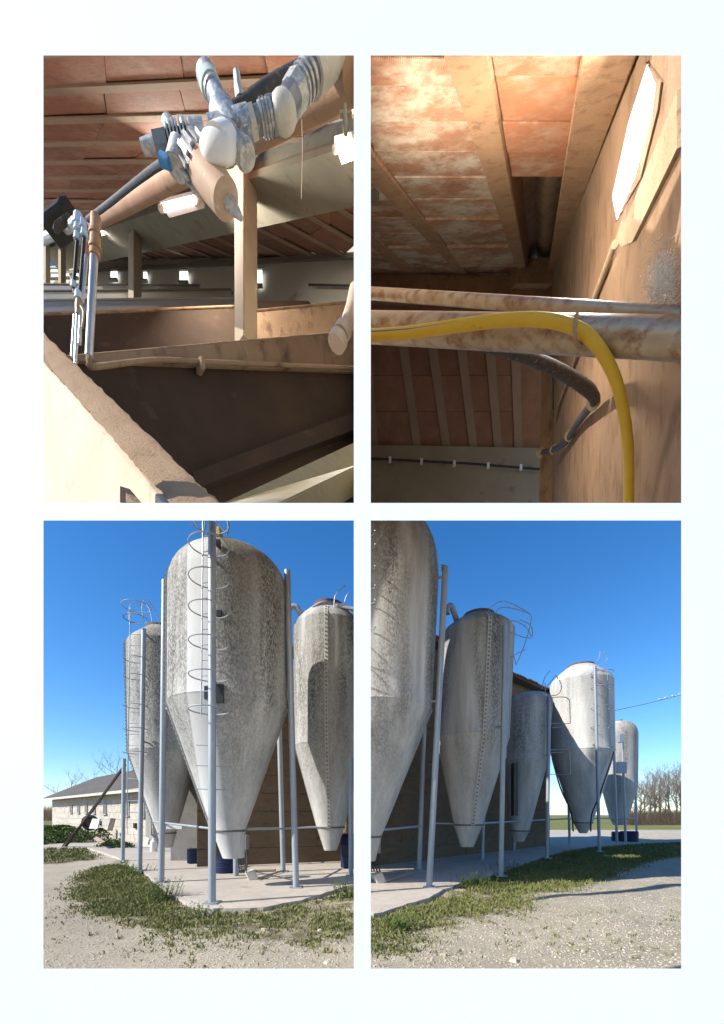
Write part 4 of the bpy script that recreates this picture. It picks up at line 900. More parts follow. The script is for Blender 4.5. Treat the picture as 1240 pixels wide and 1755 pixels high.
# upper band of that wall: its lit part, painted paler
w1a, w1b = Q(112, 619, 2.95), Q(618, 571, 5.0); n1 = Vector(((w1b - w1a).y, -(w1b - w1a).x, 0)).normalized()
SB().prism([w1a + n1 * .004, w1b + n1 * .004, Q(618, 642, 5.0) + n1 * .004, Q(112, 624, 2.95) + n1 * .004], n1 * .02).build('lit_band', M['penwall'], w1t)
k0, k1 = Q(300, 838, 4.0), Q(618, 712, 6.3)
def on_w1(px, py, off=.0):
    pl = (w1a, n1); q = onplane(px, py, pl); return q + n1 * off
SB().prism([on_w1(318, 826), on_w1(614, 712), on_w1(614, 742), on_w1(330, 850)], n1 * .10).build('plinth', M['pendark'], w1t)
aw = thing('aisle_wall', Q(200, 862, 2.4) + DOWN, 'sunlit low aisle wall with rough dusty top running to the lower right', 'wall')
R0, R1, L1, L0 = Q(420, 907, 1.469), Q(68, 565, 3.4), Q(68, 612, 3.0), Q(318, 894, 1.424)
SB().prism([q + DOWN * .022 for q in (L0, L1, R1, R0)], DOWN * 1.3).build('face', M['aisle'], aw)
nseg = 60; vs1 = []; fs1 = []; rq = random.Random(5)
for i in range(nseg + 1):
    f = (i / nseg) ** 1.7; l = lerp(L0, L1, f); r = lerp(R0, R1, f); w_ = (r - l)
    for j in range(7):
        e = (rq.uniform(-.03, .03) if j in (0, 6) else 0); q = l + w_ * (j / 6 * 1.0 + e) + Vector((0, 0, .004 + (.012 if 0 < j < 6 else -.004) + rq.uniform(-.004, .006))); vs1.append(q)
fs1 = [(i * 7 + j, i * 7 + j + 1, (i + 1) * 7 + j + 1, (i + 1) * 7 + j) for i in range(nseg) for j in range(6)]
SB().add(vs1, fs1).build('dust_coping', M['dust'], aw, True, angle=80)
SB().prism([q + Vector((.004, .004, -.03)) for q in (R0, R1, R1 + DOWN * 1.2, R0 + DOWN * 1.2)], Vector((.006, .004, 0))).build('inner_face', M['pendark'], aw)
SB().prism([Q(222, 838, 1.5), Q(222, 866, 1.5), Q(246, 866, 1.47)], Vector((-.02, -.01, 0))).build('broken_corner', M['dust'], aw)
lg = thing('trough_ledge', Q(500, 862, 1.9), 'yellowish concrete trough edge at the lower right of the barn view', 'ledge')
SB().prism([Q(372, 866, 1.66), Q(616, 752, 2.5), Q(616, 797, 2.38), Q(462, 870, 1.66)], DOWN * .12).build('edge', pm('ochre_wet_concrete', (.17, .13, .05), (.13, .10, .045), 6, c3=(.11, .08, .045), rough=.45, bump=.4, bscale=40), lg, bevel=.006)
tag(SB().prism([(-.004, 1.03, 2.4), (-.004, 11.0, 9.8), (-.004, 11.0, 26.0), (-.004, 1.03, 4.6)], Vector((.008, 0, 0))).build('sun_block_partition', M['farwall']), kind='structure')  # unseen sheet added between the views to keep sun off the right one
# --- lit tubes
def tube_lamp(a, b, Y, lab, pw):
    p, q = Q(*a, Y), Q(*b, Y * 1.06); t = thing('tube_lamp', (p + q) / 2, lab, 'lamp', 'lit tube lamps under the barn roof')
    hs_ = SB(); up_ = Vector((0, 0, .07)); r = .022 * Y / 5
    d = (q - p); hs_.prism([p + up_ * .9 - d * .04, q + up_ * .9 + d * .04, q + up_ * 1.7 + d * .04, p + up_ * 1.7 - d * .04], Vector((.06, .12, 0))); hs_.build('housing', M['greypen'], t)
    SB().tube([p, q], r * 1.6, 10).build('tube', M['tube'], t, True)
    for e in (p, q): SB().ball(e, r * 1.9, 8, 5).build('end_cap', M['plasticwhite'], t)
    ld = bpy.data.lights.new('tube_light', 'AREA'); ld.shape = 'RECTANGLE'; ld.size = d.length; ld.size_y = .12; ld.energy = pw * .6; ld.color = (1, .93, .82)
    lo = bpy.data.objects.new('tube_light', ld); col.objects.link(lo); lo.parent = t
    lo.location = Vector((0, -.06, -.09)); xax = d.normalized(); zax = Vector((0, .35, 1)); zax = (zax - xax * zax.dot(xax)).normalized(); yax = zax.cross(xax)
    lo.rotation_euler = Matrix((xax, yax, zax)).transposed().to_euler()
tube_lamp((276, 357), (334, 342), 6.9, 'lit tube lamp hanging behind the filter bowl', 150)
tube_lamp((574, 256), (607, 246), 5.0, 'lit tube lamp at the right edge of the barn view', 130)
tube_lamp((171, 396), (198, 389), 10.5, 'small lit tube lamp behind the steel drop pipe', 260)
tube_lamp((117, 413), (128, 407), 12.5, 'tiny farthest lit tube lamp', 260)

# --- pipes and fittings in the foreground
M['pipebrown'] = pm('rusty_brown_pipe', (.36, .19, .10), (.46, .27, .15), 6, c3=(.2, .1, .055), rough=.6, bump=.35, metal=.1)
M['zinc'] = pm('dusty_zinc', (.46, .45, .42), (.34, .33, .31), 40, c3=(.60, .57, .52), rough=.42, bump=.5, bscale=240, bdist=.003, metal=.35, s3=85, lo3=.44, hi3=.58)
M['bluezinc'] = pm('bluish_cast_metal', (.27, .31, .36), (.21, .25, .30), 40, c3=(.50, .50, .48), rough=.5, bump=.5, bscale=240, bdist=.003, metal=.2, s3=80, lo3=.48, hi3=.62)
M['cream'] = pm('dusty_cream_fitting', (.60, .55, .46), (.48, .43, .35), 30, c3=(.33, .29, .24), rough=.5, bump=.3, bscale=160, bdist=.002, s3=50)
M['greymetal'] = pm('grey_fitting', (.24, .24, .25), (.16, .16, .17), 30, c3=(.46, .44, .4), rough=.32, bump=.25, bscale=160, bdist=.002, metal=.4, s3=60)
M['bowl'] = pm('dusty_bowl', (.58, .41, .29), (.5, .34, .23), 25, c3=(.68, .57, .47), rough=.6, bump=.3, bscale=150, bdist=.002, s3=60)
M['gauge'] = pm('white_gauge', (.84, .84, .82), (.8, .8, .79), 20, rough=.4, bump=.05)
M['brass'] = pm('old_brass', (.42, .33, .19), (.32, .24, .14), 20, rough=.5, bump=.3, metal=.4)
M['hose'] = pm('black_hose', (.04, .04, .042), (.07, .06, .05), 30, c3=(.22, .16, .11), rough=.6, bump=.4, bscale=80, lo3=.56, hi3=.7)
M['chrome'] = pm('bright_steel_pipe', (.68, .68, .66), (.58, .57, .54), 12, c3=(.42, .32, .22), stretch=(1, 1, .5), rough=.28, bump=.15, metal=.75, lo3=.62, hi3=.78)
M['paleblue'] = pm('pale_blue_plastic', (.45, .55, .66), (.56, .62, .68), 20, rough=.5, bump=.1)
bp = [Q(640, 112, 1.82), Q(560, 160, 2.05), Q(460, 216, 2.5), Q(330, 290, 3.3), Q(250, 332, 4.2), Q(160, 382, 6.0)]
bp = [Q(609, 131, 1.93), Q(158, 384, 6.0)]
tag(SB().tube([lerp(bp[0], bp[1], i / 8) for i in range(9)], .072, 16).build('brown_pipe', M['pipebrown'], smooth=True), 'big rusty brown pipe running behind the valve to the lower left', 'pipe')
YV = 1.72; kv = YV / F
def cyl(mb, a, b, ra, rb=None, Ya=YV, Yb=None, seg=18):
    Yb = Ya if Yb is None else Yb; rb = ra if rb is None else rb
    mb.tube([Q(*a, Ya), Q(*b, Yb)], [.9 * ra * Ya / F, .9 * rb * Yb / F], seg); return mb
va = thing('water_valve', Q(400, 372, YV), 'dusty metal valve with white gauge and tan filter bowl hanging near the camera', 'valve')
bd_ = SB(); cyl(bd_, (380, 196), (402, 240), 26, 24); cyl(bd_, (362, 232), (428, 212), 22, 22); bd_.build('body', M['bluezinc'], va, True)
s_ = SB(); cyl(s_, (390, 208), (364, 152), 16, 16); s_.build('top_stub', M['bluezinc'], va, True)
s2 = SB(); cyl(s2, (366, 156), (352, 128), 18, 19); st = s2.build('stub_nut', M['zinc'], va, True)
g_ = SB(); cyl(g_, (362, 150), (357, 139), 19.6, 19.6); g_.build('paint_mark', pm('green_mark', (.35, .58, .5), (.6, .62, .58), 25), st, True)
ga = SB(); cyl(ga, (388, 243), (370, 250), 25, 25, YV - .02, YV - .07); gg = ga.build('gauge', M['gauge'], va, True)
ga = SB(); ga.ball(Q(370, 250, YV - .07), 28 * (YV - .07) / F, 24, 14, (1, .6, 1)); ga.build('gauge_dome', M['gauge'], gg, True)
ga = SB(); cyl(ga, (392, 240), (384, 244), 25, 28, YV, YV - .02); ga.build('gauge_rim', M['zinc'], gg, True)
kn = SB(); cyl(kn, (405, 243), (420, 266), 16, 21); cyl(kn, (418, 262), (424, 271), 21, 17); kn.build('side_cap', M['zinc'], va, True)
nu = SB(); cyl(nu, (414, 216), (436, 208), 23, 22, seg=6); nu.build('union_nut', M['cream'], va)
nu = SB(); cyl(nu, (434, 209), (448, 204), 17, 17); nu.build('nipple', M['greymetal'], va, True)
nu = SB(); cyl(nu, (446, 205), (466, 199), 20, 21, seg=8); nu.build('hex_union', M['zinc'], va)
for k_ in range(3):
    x_ = 449 + 5.5 * k_; rg_ = SB(); cyl(rg_, (x_, 204 - 1.7 * k_), (x_ + 1.6, 203.5 - 1.7 * k_), 22, 22); rg_.build('thread_ring', M['greymetal'], va, True)
el = SB(); pts = bez([Q(462, 200, YV), Q(480, 196, YV + .01), Q(492, 184, YV + .03), Q(500, 168, YV + .06)], 6); el.tube(pts, 20 * kv, 18); el.build('elbow', M['greymetal'], va, True)
el = SB(); el.ball(Q(485, 193, YV - .005), 23 * kv, 16, 10); el.build('elbow_dome', M['cream'], va, True)
pp = SB(); cyl(pp, (498, 172), (512, 150), 23, 24, YV + .06, seg=8); pp.build('hex_coupling', M['zinc'], va)
pp = SB(); cyl(pp, (510, 153), (536, 122), 20, 21, YV + .06, YV + .08); pp.build('inlet_pipe', M['greymetal'], va, True)
for f in (.2, .45, .7):
    a = (510 + 26 * f, 153 - 31 * f); rg_ = SB(); cyl(rg_, a, (a[0] + 3, a[1] - 3.6), 23.5, 23.5, YV + .07); rg_.build('collar', M['zinc'], va, True)
pp = SB(); cyl(pp, (532, 127), (562, 98), 28, 27, YV + .08, YV + .12); cyl(pp, (556, 102), (596, 84), 22, 20, YV + .14, YV + .2); pp.build('inlet_elbow', M['cream'], va, True)
fi = SB(); cyl(fi, (352, 232), (332, 236), 20, 22); fi.build('side_collar', M['zinc'], va, True)
cr_ = SB(); cyl(cr_, (340, 235), (285, 244), 14, 14); core = cr_.build('finned_core', M['cable'], va, True)
for i in range(8):
    x = 332 - i * 5.6; y = 236 + i * 1.0; fb = SB(); cyl(fb, (x, y), (x - 2.4, y + .5), 25 - abs(i - 3) * .8, 25 - abs(i - 3) * .8); fb.build('fin', M['zinc'], core, True)
pg = SB(); cyl(pg, (288, 244), (266, 247), 18, 17, seg=6); pg.build('end_nut', M['greymetal'], va)
pg = SB(); cyl(pg, (266, 247), (243, 253), 12, 10); pg.build('end_plug', M['zinc'], va, True)
pg = SB(); cyl(pg, (300, 236), (287, 210), 13, 12); pg.build('top_knob', M['zinc'], va, True)
pg = SB(); cyl(pg, (322, 230), (314, 211), 8, 8); pg.build('top_knob', M['zinc'], va, True)
pg = SB(); cyl(pg, (312, 262), (300, 288), 24, 20); pg.build('lower_boss', M['zinc'], va, True)
pg = SB(); cyl(pg, (328, 265), (347, 291), 27, 30); cl_ = pg.build('bowl_collar', M['greymetal'], va, True)
for i in range(14):
    a = i / 14 * 6.283; ax_ = (Q(346, 290, YV) - Q(330, 268, YV)); u_ = ax_.normalized().cross(Vector((0, 1, 0))).normalized(); v_ = ax_.normalized().cross(u_)
    c = (Q(330, 268, YV) + Q(346, 290, YV)) / 2 + (u_ * math.cos(a) + v_ * math.sin(a)) * 29 * kv * SR
    SB().box(c, ax_ * .45, (u_ * math.cos(a) + v_ * math.sin(a)) * .004, (u_ * -math.sin(a) + v_ * math.cos(a)) * .005).build('grip_rib', M['zinc'], cl_)
bw = SB(); bw.tube([Q(344, 287, YV), Q(352, 296, YV), Q(387, 342, YV), Q(391, 348, YV)], [26 * kv, 28 * kv, 25 * kv, 17 * kv], 24); bo_ = bw.build('filter_bowl', M['bowl'], va, True)
nz = SB(); nz.tube([Q(390, 346, YV), Q(400, 357, YV), Q(404, 362, YV), Q(413, 374, YV)], [11 * kv, 8 * kv, 8 * kv, 4 * kv], 12); nz.build('drain_nozzle', M['zinc'], bo_, True)
bb = SB(); cyl(bb, (291, 280), (276, 273), 9, 10, YV - .01); bb.build('blue_coupling', pm('blue_coupling', (.06, .22, .5), (.1, .3, .58), 15), va, True)
tag(SB().tube(bez([Q(284, 277, 1.74), Q(262, 290, 2.0), Q(225, 318, 2.7), Q(185, 350, 3.2), Q(150, 376, 3.8)]), interp([.014, .015, .017, .019, .02]), 12).build('black_hose', M['hose'], smooth=True), 'black hose running from the blue coupling down to the left', 'hose')
bt = thing('back_pipe', Q(418, 190, 1.86), 'dark dusty pipe with an upright stub behind the valve', 'pipe')
SB().tube(bez([Q(398, 190, 1.86), Q(430, 172, 1.87), Q(458, 152, 1.88), Q(500, 128, 1.9), Q(560, 100, 1.92), Q(604, 90, 1.95)]), [.026] * 6 + [.03] * 25, 12).build('pipe', M['hose'], bt, True)
SB().tube([Q(412, 172, 1.86), Q(408, 150, 1.85), Q(405, 124, 1.84)], [.024, .018, .015], 10).build('stub', M['zinc'], bt, True)
tag(SB().tube([Q(517, 205, 1.9), Q(518, 260, 1.9), Q(516, 341, 1.9)], .0013, 4).build('cobweb_strand', M['bowl']), 'thin hanging cobweb strand right of the valve', 'strand')
tag(SB().tube([Q(392, 155, 1.8), Q(404, 128, 1.82)], .001, 4).build('cobweb_strand', M['bowl']), 'short cobweb strand between the stub and the top nut', 'strand')
tp = thing('brass_tap', Q(592, 228, 1.85), 'small brass tap hanging at the upper right of the barn view', 'tap')
m_ = SB(); m_.tube([Q(591, 180, 1.85), Q(591, 200, 1.85), Q(592, 214, 1.85), Q(592, 229, 1.85)], [.008, .012, .014, .009], 10); m_.build('body', M['brass'], tp, True)
SB().box(Q(592, 196, 1.85), (.02, 0, 0), (0, .006, 0), (0, 0, .005)).build('lever', M['brass'], tp)
# drop pipes at the left
YD1 = 2.62; kd = YD1 / F
dp = thing('drop_pipe', Q(152, 620, YD1), 'bright steel drop pipe with brown coupling, bending along the pen wall', 'pipe')
SB().tube([Q(161, 440, YD1), Q(152, 612, YD1)], 6.2 * kd, 14).build('steel_pipe', M['chrome'], dp, True)
SB().tube([Q(164, 372, YD1), Q(162, 440, YD1)], 8.2 * kd, 12).build('coupling', M['pipebrown'], dp, True)
for y in (400, 424): SB().tube([Q(163, y, YD1), Q(162.8, y + 5, YD1)], 10 * kd, 12).build('collar', M['pipebrown'], dp, True)
hb = [Q(152, 610, YD1), Q(153, 622, YD1 - .02), Q(166, 628, YD1 + .05)] + [on_w1(x, 628 + (x - 166) * .028, .06) for x in (260, 338, 450, 616)]
SB().tube(bez(hb), 4.6 * kd, 10).build('wall_pipe', M['penwall'], dp, True)
SB().box(on_w1(338, 638, .05), (.014, .01, 0), n1 * .035, (0, 0, .04)).build('pipe_clamp', M['penwall'], dp, bevel=.01)
SB().tube([Q(148, 437, YD1 + .1), Q(140, 520, YD1 + .1)], 3.4 * kd, 10).build('thin_pipe', M['chrome'], dp, True)
SB().tube([Q(149, 405, YD1 + .1), Q(148, 438, YD1 + .1)], 4.4 * kd, 10).build('thin_coupling', M['pipebrown'], dp, True)
fh = thing('feed_hoses', Q(129, 622, YD1 - .1), 'pair of thin black hoses with pale blue connectors hanging at the left', 'hose')
YH = YD1 - .1
for (x, y, r) in ((134, 378, 9), (127, 384, 7), (142, 386, 7), (134, 390, 8), (144, 400, 6.5), (132, 406, 6), (126, 489, 5.5), (134, 507, 6.5)):
    SB().tube([Q(x, y - r, YH), Q(x, y + r, YH)], [r * .8 * YH / F, r * YH / F], 8).build('connector', M['paleblue'], fh, True)
for pts in ([(132, 410), (129, 450), (126, 486)], [(144, 405), (140, 455), (136, 502)], [(126, 492), (128, 505)]):
    SB().tube(bez([Q(*q, YH) for q in pts]), 2.6 * kd, 8).build('hose', M['cable'], fh, True)
SB().tube([Q(135, 512, YH), Q(135, 524, YH), Q(133, 540, YH)], [4 * kd, 6 * kd, 4 * kd], 10).build('brass_valve', M['brass'], fh, True)
SB().tube(bez([Q(138, 525, YH - .05), Q(143, 535, YH - .05), Q(142, 552, YH - .05), Q(140, 562, YH - .05)]), 1.6 * kd, 8).build('brass_lever', M['brass'], fh, True)
for (a, b) in (((132, 538), (129, 623)), ((128, 540), (123, 612)), ((138, 520), (136, 590))): SB().tube([Q(*a, YH), Q(*b, YH)], 2.5 * kd, 8).build('steel_tube', M['chrome'], fh, True)
jb = thing('junction_box', Q(105, 400, 3.0), 'dark grey junction box on the pipe at the left edge of the barn', 'box')
d1 = (Q(128, 366, 3.0) - Q(86, 398, 3.0)); SB().box(Q(107, 381, 3.0), d1 * .46, Vector((.02, .06, 0)), Vector((.012, 0, .035))).build('case', M['cable'], jb, bevel=.012)
SB().box(Q(106, 383, 2.9), d1 * .3, Vector((0, .02, 0)), Vector((.006, 0, .018))).build('lid', M['hose'], jb, bevel=.01)
tag(SB().tube([Q(60, 416, 3.3), Q(100, 398, 3.15), Q(130, 383, 2.85)], .03, 10).build('side_pipe', M['zinc'], smooth=True), 'short grey pipe entering from the left edge to the hose connectors', 'pipe')
np_ = thing('hanging_drinker_pipe', Q(577, 592, 1.75), 'pale pipe end with two ring nuts at the right edge of the barn view', 'pipe')
SB().tube([Q(609, 496, 1.79), Q(603, 525, 1.78), Q(588, 566, 1.75)], [11 * kv, 11 * kv, 9 * kv], 14).build('pipe', M['bowl'], np_, True)
for (a, b, r) in (((590, 562), (584, 573), 16), ((582, 578), (575, 590), 17.5)):
    m_ = SB(); cyl(m_, a, b, r, r, 1.75, seg=12); m_.build('ring_nut', M['bowl'], np_, True)
m_ = SB(); cyl(m_, (586, 570), (581, 580), 11, 11, 1.75); m_.build('thread', M['brass'], np_, True)

# ================================================================== upper right view: roof corner with pipes
M['dustclay'] = clay_mat('dusty_tan_block', (.50, .27, .15), (.40, .19, .11), (.66, .53, .39), .44, .60, ribs=24, s=1.5, dark=(.20, .075, .045))
M['orange'] = clay_mat('orange_ribbed_block', (.52, .22, .10), (.43, .175, .085), (.56, .38, .26), .48, .68, ribs=24, s=1.6, dark=(.30, .13, .08))
M['joist3'] = pm('tan_dusty_joist', (.47, .275, .145), (.37, .205, .105), 4, c3=(.24, .125, .065), rough=.98, bump=.9, bscale=55, bdist=.012, s3=9, lo3=.52, hi3=.72)
M['rwall'] = pm('brown_dusty_plaster', (.40, .255, .155), (.30, .185, .11), 2.5, c3=(.19, .11, .062), stretch=(1, 1, .45), rough=.9, bump=.8, bscale=40, bdist=.014, s3=8, lo3=.5, hi3=.72)
M['ochre'] = pm('ochre_crumbly_plaster', (.55, .42, .26), (.46, .33, .2), 8, c3=(.28, .15, .08), rough=.95, bump=.8, bscale=60, bdist=.02, s3=14)
M['duct'] = pm('rust_stained_steel_duct', (.52, .41, .29), (.40, .27, .16), 9, c3=(.27, .135, .065), stretch=(.5, 1, 1), rough=.38, bump=.25, bscale=90, bdist=.003, metal=.35, lo3=.47, hi3=.66)
M['yellow'] = pm('yellow_hose_rubber', (.72, .43, .035), (.66, .37, .03), 12, c3=(.42, .22, .05), rough=.4, bump=.15, bscale=90, bdist=.002, lo3=.62, hi3=.74)
pc = plane3(P(635, 95, 2.4), P(1090, 95, 2.4), P(900, 470, 8.0)); nc = pc[1] if pc[1].dot(Vector((0, 0, CAMZ)) - pc[0]) > 0 else -pc[1]
cq = MB().prism([onplane(622, 60, pc) - nc * .42, onplane(1130, 60, pc) - nc * .42, onplane(942, 484, pc) - nc * .42, onplane(622, 484, pc) - nc * .42], -nc * .05)
ceil3 = tag(cq.build('block_ceiling', M['joist3']), kind='structure')
def lx(a, b, y): return a[0] + (b[0] - a[0]) * (y - a[1]) / (b[1] - a[1])
def jst(poly, d=.018):
    q = [onplane(x, y, pc) + nc * d for x, y in poly]
    MB().prism(q, -nc * (d + .4)).build('joist', M['joist3'], ceil3, bevel=.012)
jst([(750, 60), (834, 60), (905, 482), (893, 482)]); jst([(1001, 60), (1104, 60), (944, 482), (936, 482)])
jst([(622, 236), (622, 292), (798, 482), (811, 482)]); jst([(622, 384), (622, 410), (712, 482), (729, 482)]); 
def bay(la, lb, ra, rb, ys_, m, ystop=480, mn=622):
    for y0, y1 in zip(ys_[:-1], ys_[1:]):
        q = []
        for y, e in ((y0, 1), (y1, -1)):
            yy = y + e * .8
            q.append((max(mn, lx(la, lb, yy)), yy)); q.append((lx(ra, rb, yy), yy))
        if q[1][0] - q[0][0] < 2 and q[3][0] - q[2][0] < 2: continue
        dz = random.uniform(-.012, .012)
        pts = [onplane(*p_, pc) + nc * dz for p_ in (q[0], q[1], q[3], q[2])]
        MB().prism(pts, -nc * .2).build('clay_block', m, ceil3, bevel=.004)
ysl = [60, 100, 148, 210, 262, 305, 342, 374, 400, 422, 441, 457, 470, 481]
bay((622, 236), (811, 482), (751, 60), (893, 482), ysl, M['dustclay'])
bay((622, 384), (729, 482), (622, 290), (799, 482), [300] + [q for q in ysl if q > 300], M['dustclay'])
bay((560, 384), (622, 470), (622, 408), (713, 482), [412, 422, 441, 457, 470, 481], M['dustclay'])
bay((834, 60), (905, 482), (1002, 60), (936, 482), [60, 92, 134, 210, 262, 306], M['orange'])
# hole with roof tiles showing
pt_ = (pc[0] - nc * .33, pc[1])
for i, (y0, y1) in enumerate(((268, 306), (300, 334), (330, 352), (349, 382), (378, 398), (394, 415), (411, 430), (426, 446), (442, 462), (458, 484))):
    for (xa, xb) in ((.02, .5), (.5, .98)):
        q = []
        for y in (y0, y1):
            l = lx((834, 60), (905, 482), y) - 6; r = lx((1002, 60), (936, 482), y) + 6
            q += [(lerp(l, r, xa), y), (lerp(l, r, xb), y)]
        a, b, c, d = [onplane(*p_, pt_) for p_ in q]; mb = MB(); n_ = 7; vs_ = []
        for j, (u, v) in enumerate(((a, b), (c, d))):
            for k in range(n_):
                f = k / (n_ - 1); vs_.append(lerp(u, v, f) + nc * (.10 * math.sin(f * math.pi) + (.045 if j else 0)))
        mb.add(vs_, [(k, k + 1, n_ + k + 1, n_ + k) for k in range(n_ - 1)]); mb.add([v - nc * .03 for v in vs_[n_:]] + vs_[n_:], [(k, k + 1, n_ + k + 1, n_ + k) for k in range(n_ - 1)])
        MB.build(mb, 'roof_tile', M['rwall'], ceil3, True)
tag(MB().prism([P(840, 425, 9.3), P(970, 425, 9.3), P(970, 515, 9.3), P(840, 515, 9.3)], Vector((0, .2, .1))).build('eave_closure', M['joist3']), kind='structure')
MB().prism([P(886, 442, 7.5), P(950, 442, 7.5), P(950, 486, 7.5), P(886, 486, 7.5)], Vector((0, .5, .5))).build('joist', M['joist3'], ceil3)  # stop block added in the recess to keep leaking sun off the tiles
# right wall
WK = .746
def WY(px): return WK / ((px - CX) / F - .368)
def WPt(px, py, off=0): return P(px, py, WY(px)) + Vector((-1, .368, 0)).normalized() * off
wn_ = Vector((-1, .368, 0)).normalized()
def ztop(Y): return 6.06 + 1.09 * (Y - 2.4)
def wxy(Y): return 1.629 + .368 * (Y - 2.4)
Yn, Yf_ = 1.55, 7.9
wl2 = [Vector((wxy(Yn), Yn, 2.2)), Vector((wxy(Yf_), Yf_, 6.4)), Vector((wxy(Yf_), Yf_, ztop(Yf_) + .3)), Vector((wxy(Yn), Yn, ztop(Yn) + .3))]
rw = thing('plaster_wall', Vector((wxy(3), 3, 2.2)), 'brown dusty plaster wall with a narrow bright window, right view', 'wall')
MB().prism(wl2, -wn_ * .2).build('wall', M['rwall'], rw)
pane = [(1113, 108), (1128, 142), (1122, 189), (1092, 301), (1060, 376), (1052, 335), (1081, 206)]
wi = MB().prism([WPt(x, y, .006) for x, y in pane], wn_ * .006).build('window', M['pane'], rw)
ld = bpy.data.lights.new('window_light', 'AREA'); ld.shape = 'RECTANGLE'; ld.size = 1.1; ld.size_y = .4; ld.energy = 50; ld.color = (1, .96, .9)
lo = bpy.data.objects.new('window_light', ld); col.objects.link(lo); lo.parent = rw
wc = WPt(1088, 245, .05); lo.location = wc - rw.location; lo.rotation_euler = (wn_ + Vector((-.1, .2, -.35))).to_track_quat('-Z', 'Y').to_euler()
cxp = sum(q[0] for q in pane) / 7; cyp = sum(q[1] for q in pane) / 7
for i in range(7):
    a, b = pane[i], pane[(i + 1) % 7]; o = lambda q: (q[0] + (9 if q[0] > lx((1113, 108), (1060, 376), q[1]) else -3), q[1] + (3 if q[1] > cyp else -3))
    MB().prism([WPt(*a, .004), WPt(*b, .004), WPt(*o(b), .004), WPt(*o(a), .004)], wn_ * .008).build('reveal', M['rwall'], wi)
fr = [(1170, 148), (1152, 198), (1064, 410), (1071, 420), (1090, 412), (1170, 250)]
MB().prism([WPt(*q, .0) for q in fr], wn_ * .022).build('sill_board', M['ochre'], rw)
MB().tube([WPt(1062, 415, .03), WPt(1020, 520, .03)], .022, 10).build('conduit', M['ochre'], rw, True)
MB().tube([WPt(1000, 590, .03), WPt(962, 690, .03), WPt(955, 720, .03)], .02, 10).build('conduit', M['rwall'], rw, True)
MB().tube([WPt(948.5, 600, .03), WPt(948.5, 705, .03)], .03, 8).build('conduit', M['beam'], rw, True)
tf = MB(); rt = random.Random(9)
for i in range(1100):
    c = WPt(1140 + rt.gauss(0, 13), 478 + rt.gauss(0, 25), rt.uniform(.0, .025)); d = Vector((rt.gauss(0, 1), rt.gauss(0, 1), rt.gauss(0, 1))).normalized() * rt.uniform(.006, .022); tf.tube([c - d, c + d * .3 + wn_ * .006, c + d], .0008, 3, False)
tag(tf.build('fibre_tuft', M['plasticwhite']), 'tuft of pale dusty fibres stuck to the plaster wall at the right edge', 'fibre tuft', kind='stuff')
pr = thing('wall_pier', P(936, 880, 7.7), 'paler wall corner pier in the middle of the right barn view', 'pier')
MB().prism([P(929, 590, 7.7), P(950, 590, 7.6), P(948, 885, 7.6), P(923, 885, 7.7)], Vector((.3, .4, 0))).build('shaft', M['rwall'], pr)
bb2 = tag(MB().prism([P(622, 470, 7.9), P(950, 472, 7.9), P(950, 512, 7.9), P(622, 512, 7.9)], Vector((0, .6, .6))).build('cross_beam', M['joist3']), 'brown cross beam closing the block ceiling above the pipes', 'beam')
pb = plane3(P(622, 505, 8.3), P(945, 505, 8.3), P(800, 770, 10.2)); nb_ = pb[1] if pb[1].dot(Vector((0, 0, CAMZ)) - pb[0]) > 0 else -pb[1]
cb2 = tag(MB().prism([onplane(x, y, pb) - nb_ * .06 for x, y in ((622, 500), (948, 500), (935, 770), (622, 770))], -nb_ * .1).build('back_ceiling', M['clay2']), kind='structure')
jx = [(640, 668), (700, 742), (750, 792), (800, 838), (850, 880), (895, 915)]
for (a, b) in jx: MB().prism([onplane(x, y, pb) + nb_ * .03 for x, y in ((a - 22, 560), (a - 6, 560), (b - 20, 768), (b - 34, 768))], -nb_ * .08).build('joist', M['joist2'], cb2)
for (a, b), (c, d) in zip(jx[:-1], jx[1:]):
    for i in range(4):
        f0, f1 = 520 + i * 62, 520 + (i + 1) * 62 - .8
        def xl(y): return a - 6 + (b - 20 - a + 6) * (y - 560) / 208
        def xr(y): return c - 22 + (d - 34 - c + 22) * (y - 560) / 208
        MB().prism([onplane(x, y, pb) for x, y in ((xl(f0) + .5, f0), (xr(f0) - .5, f0), (xr(f1) - .5, f1), (xl(f1) + .5, f1))], -nb_ * .05).build('clay_block', M['clay2'], cb2)
tag(MB().prism([P(622, 762, 10.0), P(938, 768, 10.0), P(938, 890, 10.0), P(622, 890, 10.0)], Vector((0, .3, 0))).build('end_wall', M['endwall']), 'grey dusty end wall below the dark back ceiling, right view', 'wall')
cw_ = thing('wall_cable', P(780, 795, 9.9), 'thin black cable clipped along the grey end wall', 'cable')
MB().tube([P(622, 785, 9.9), P(700, 789, 9.9), P(800, 794, 9.9), P(926, 804, 9.9)], .022, 6).build('cable', M['cable'], cw_)
for x in (668, 722, 778, 836, 892): MB().box(P(x, 788 + (x - 668) * .06, 9.88), (.03, 0, 0), (0, .03, 0), (0, 0, .06)).build('clip', M['plasticwhite'], cw_)
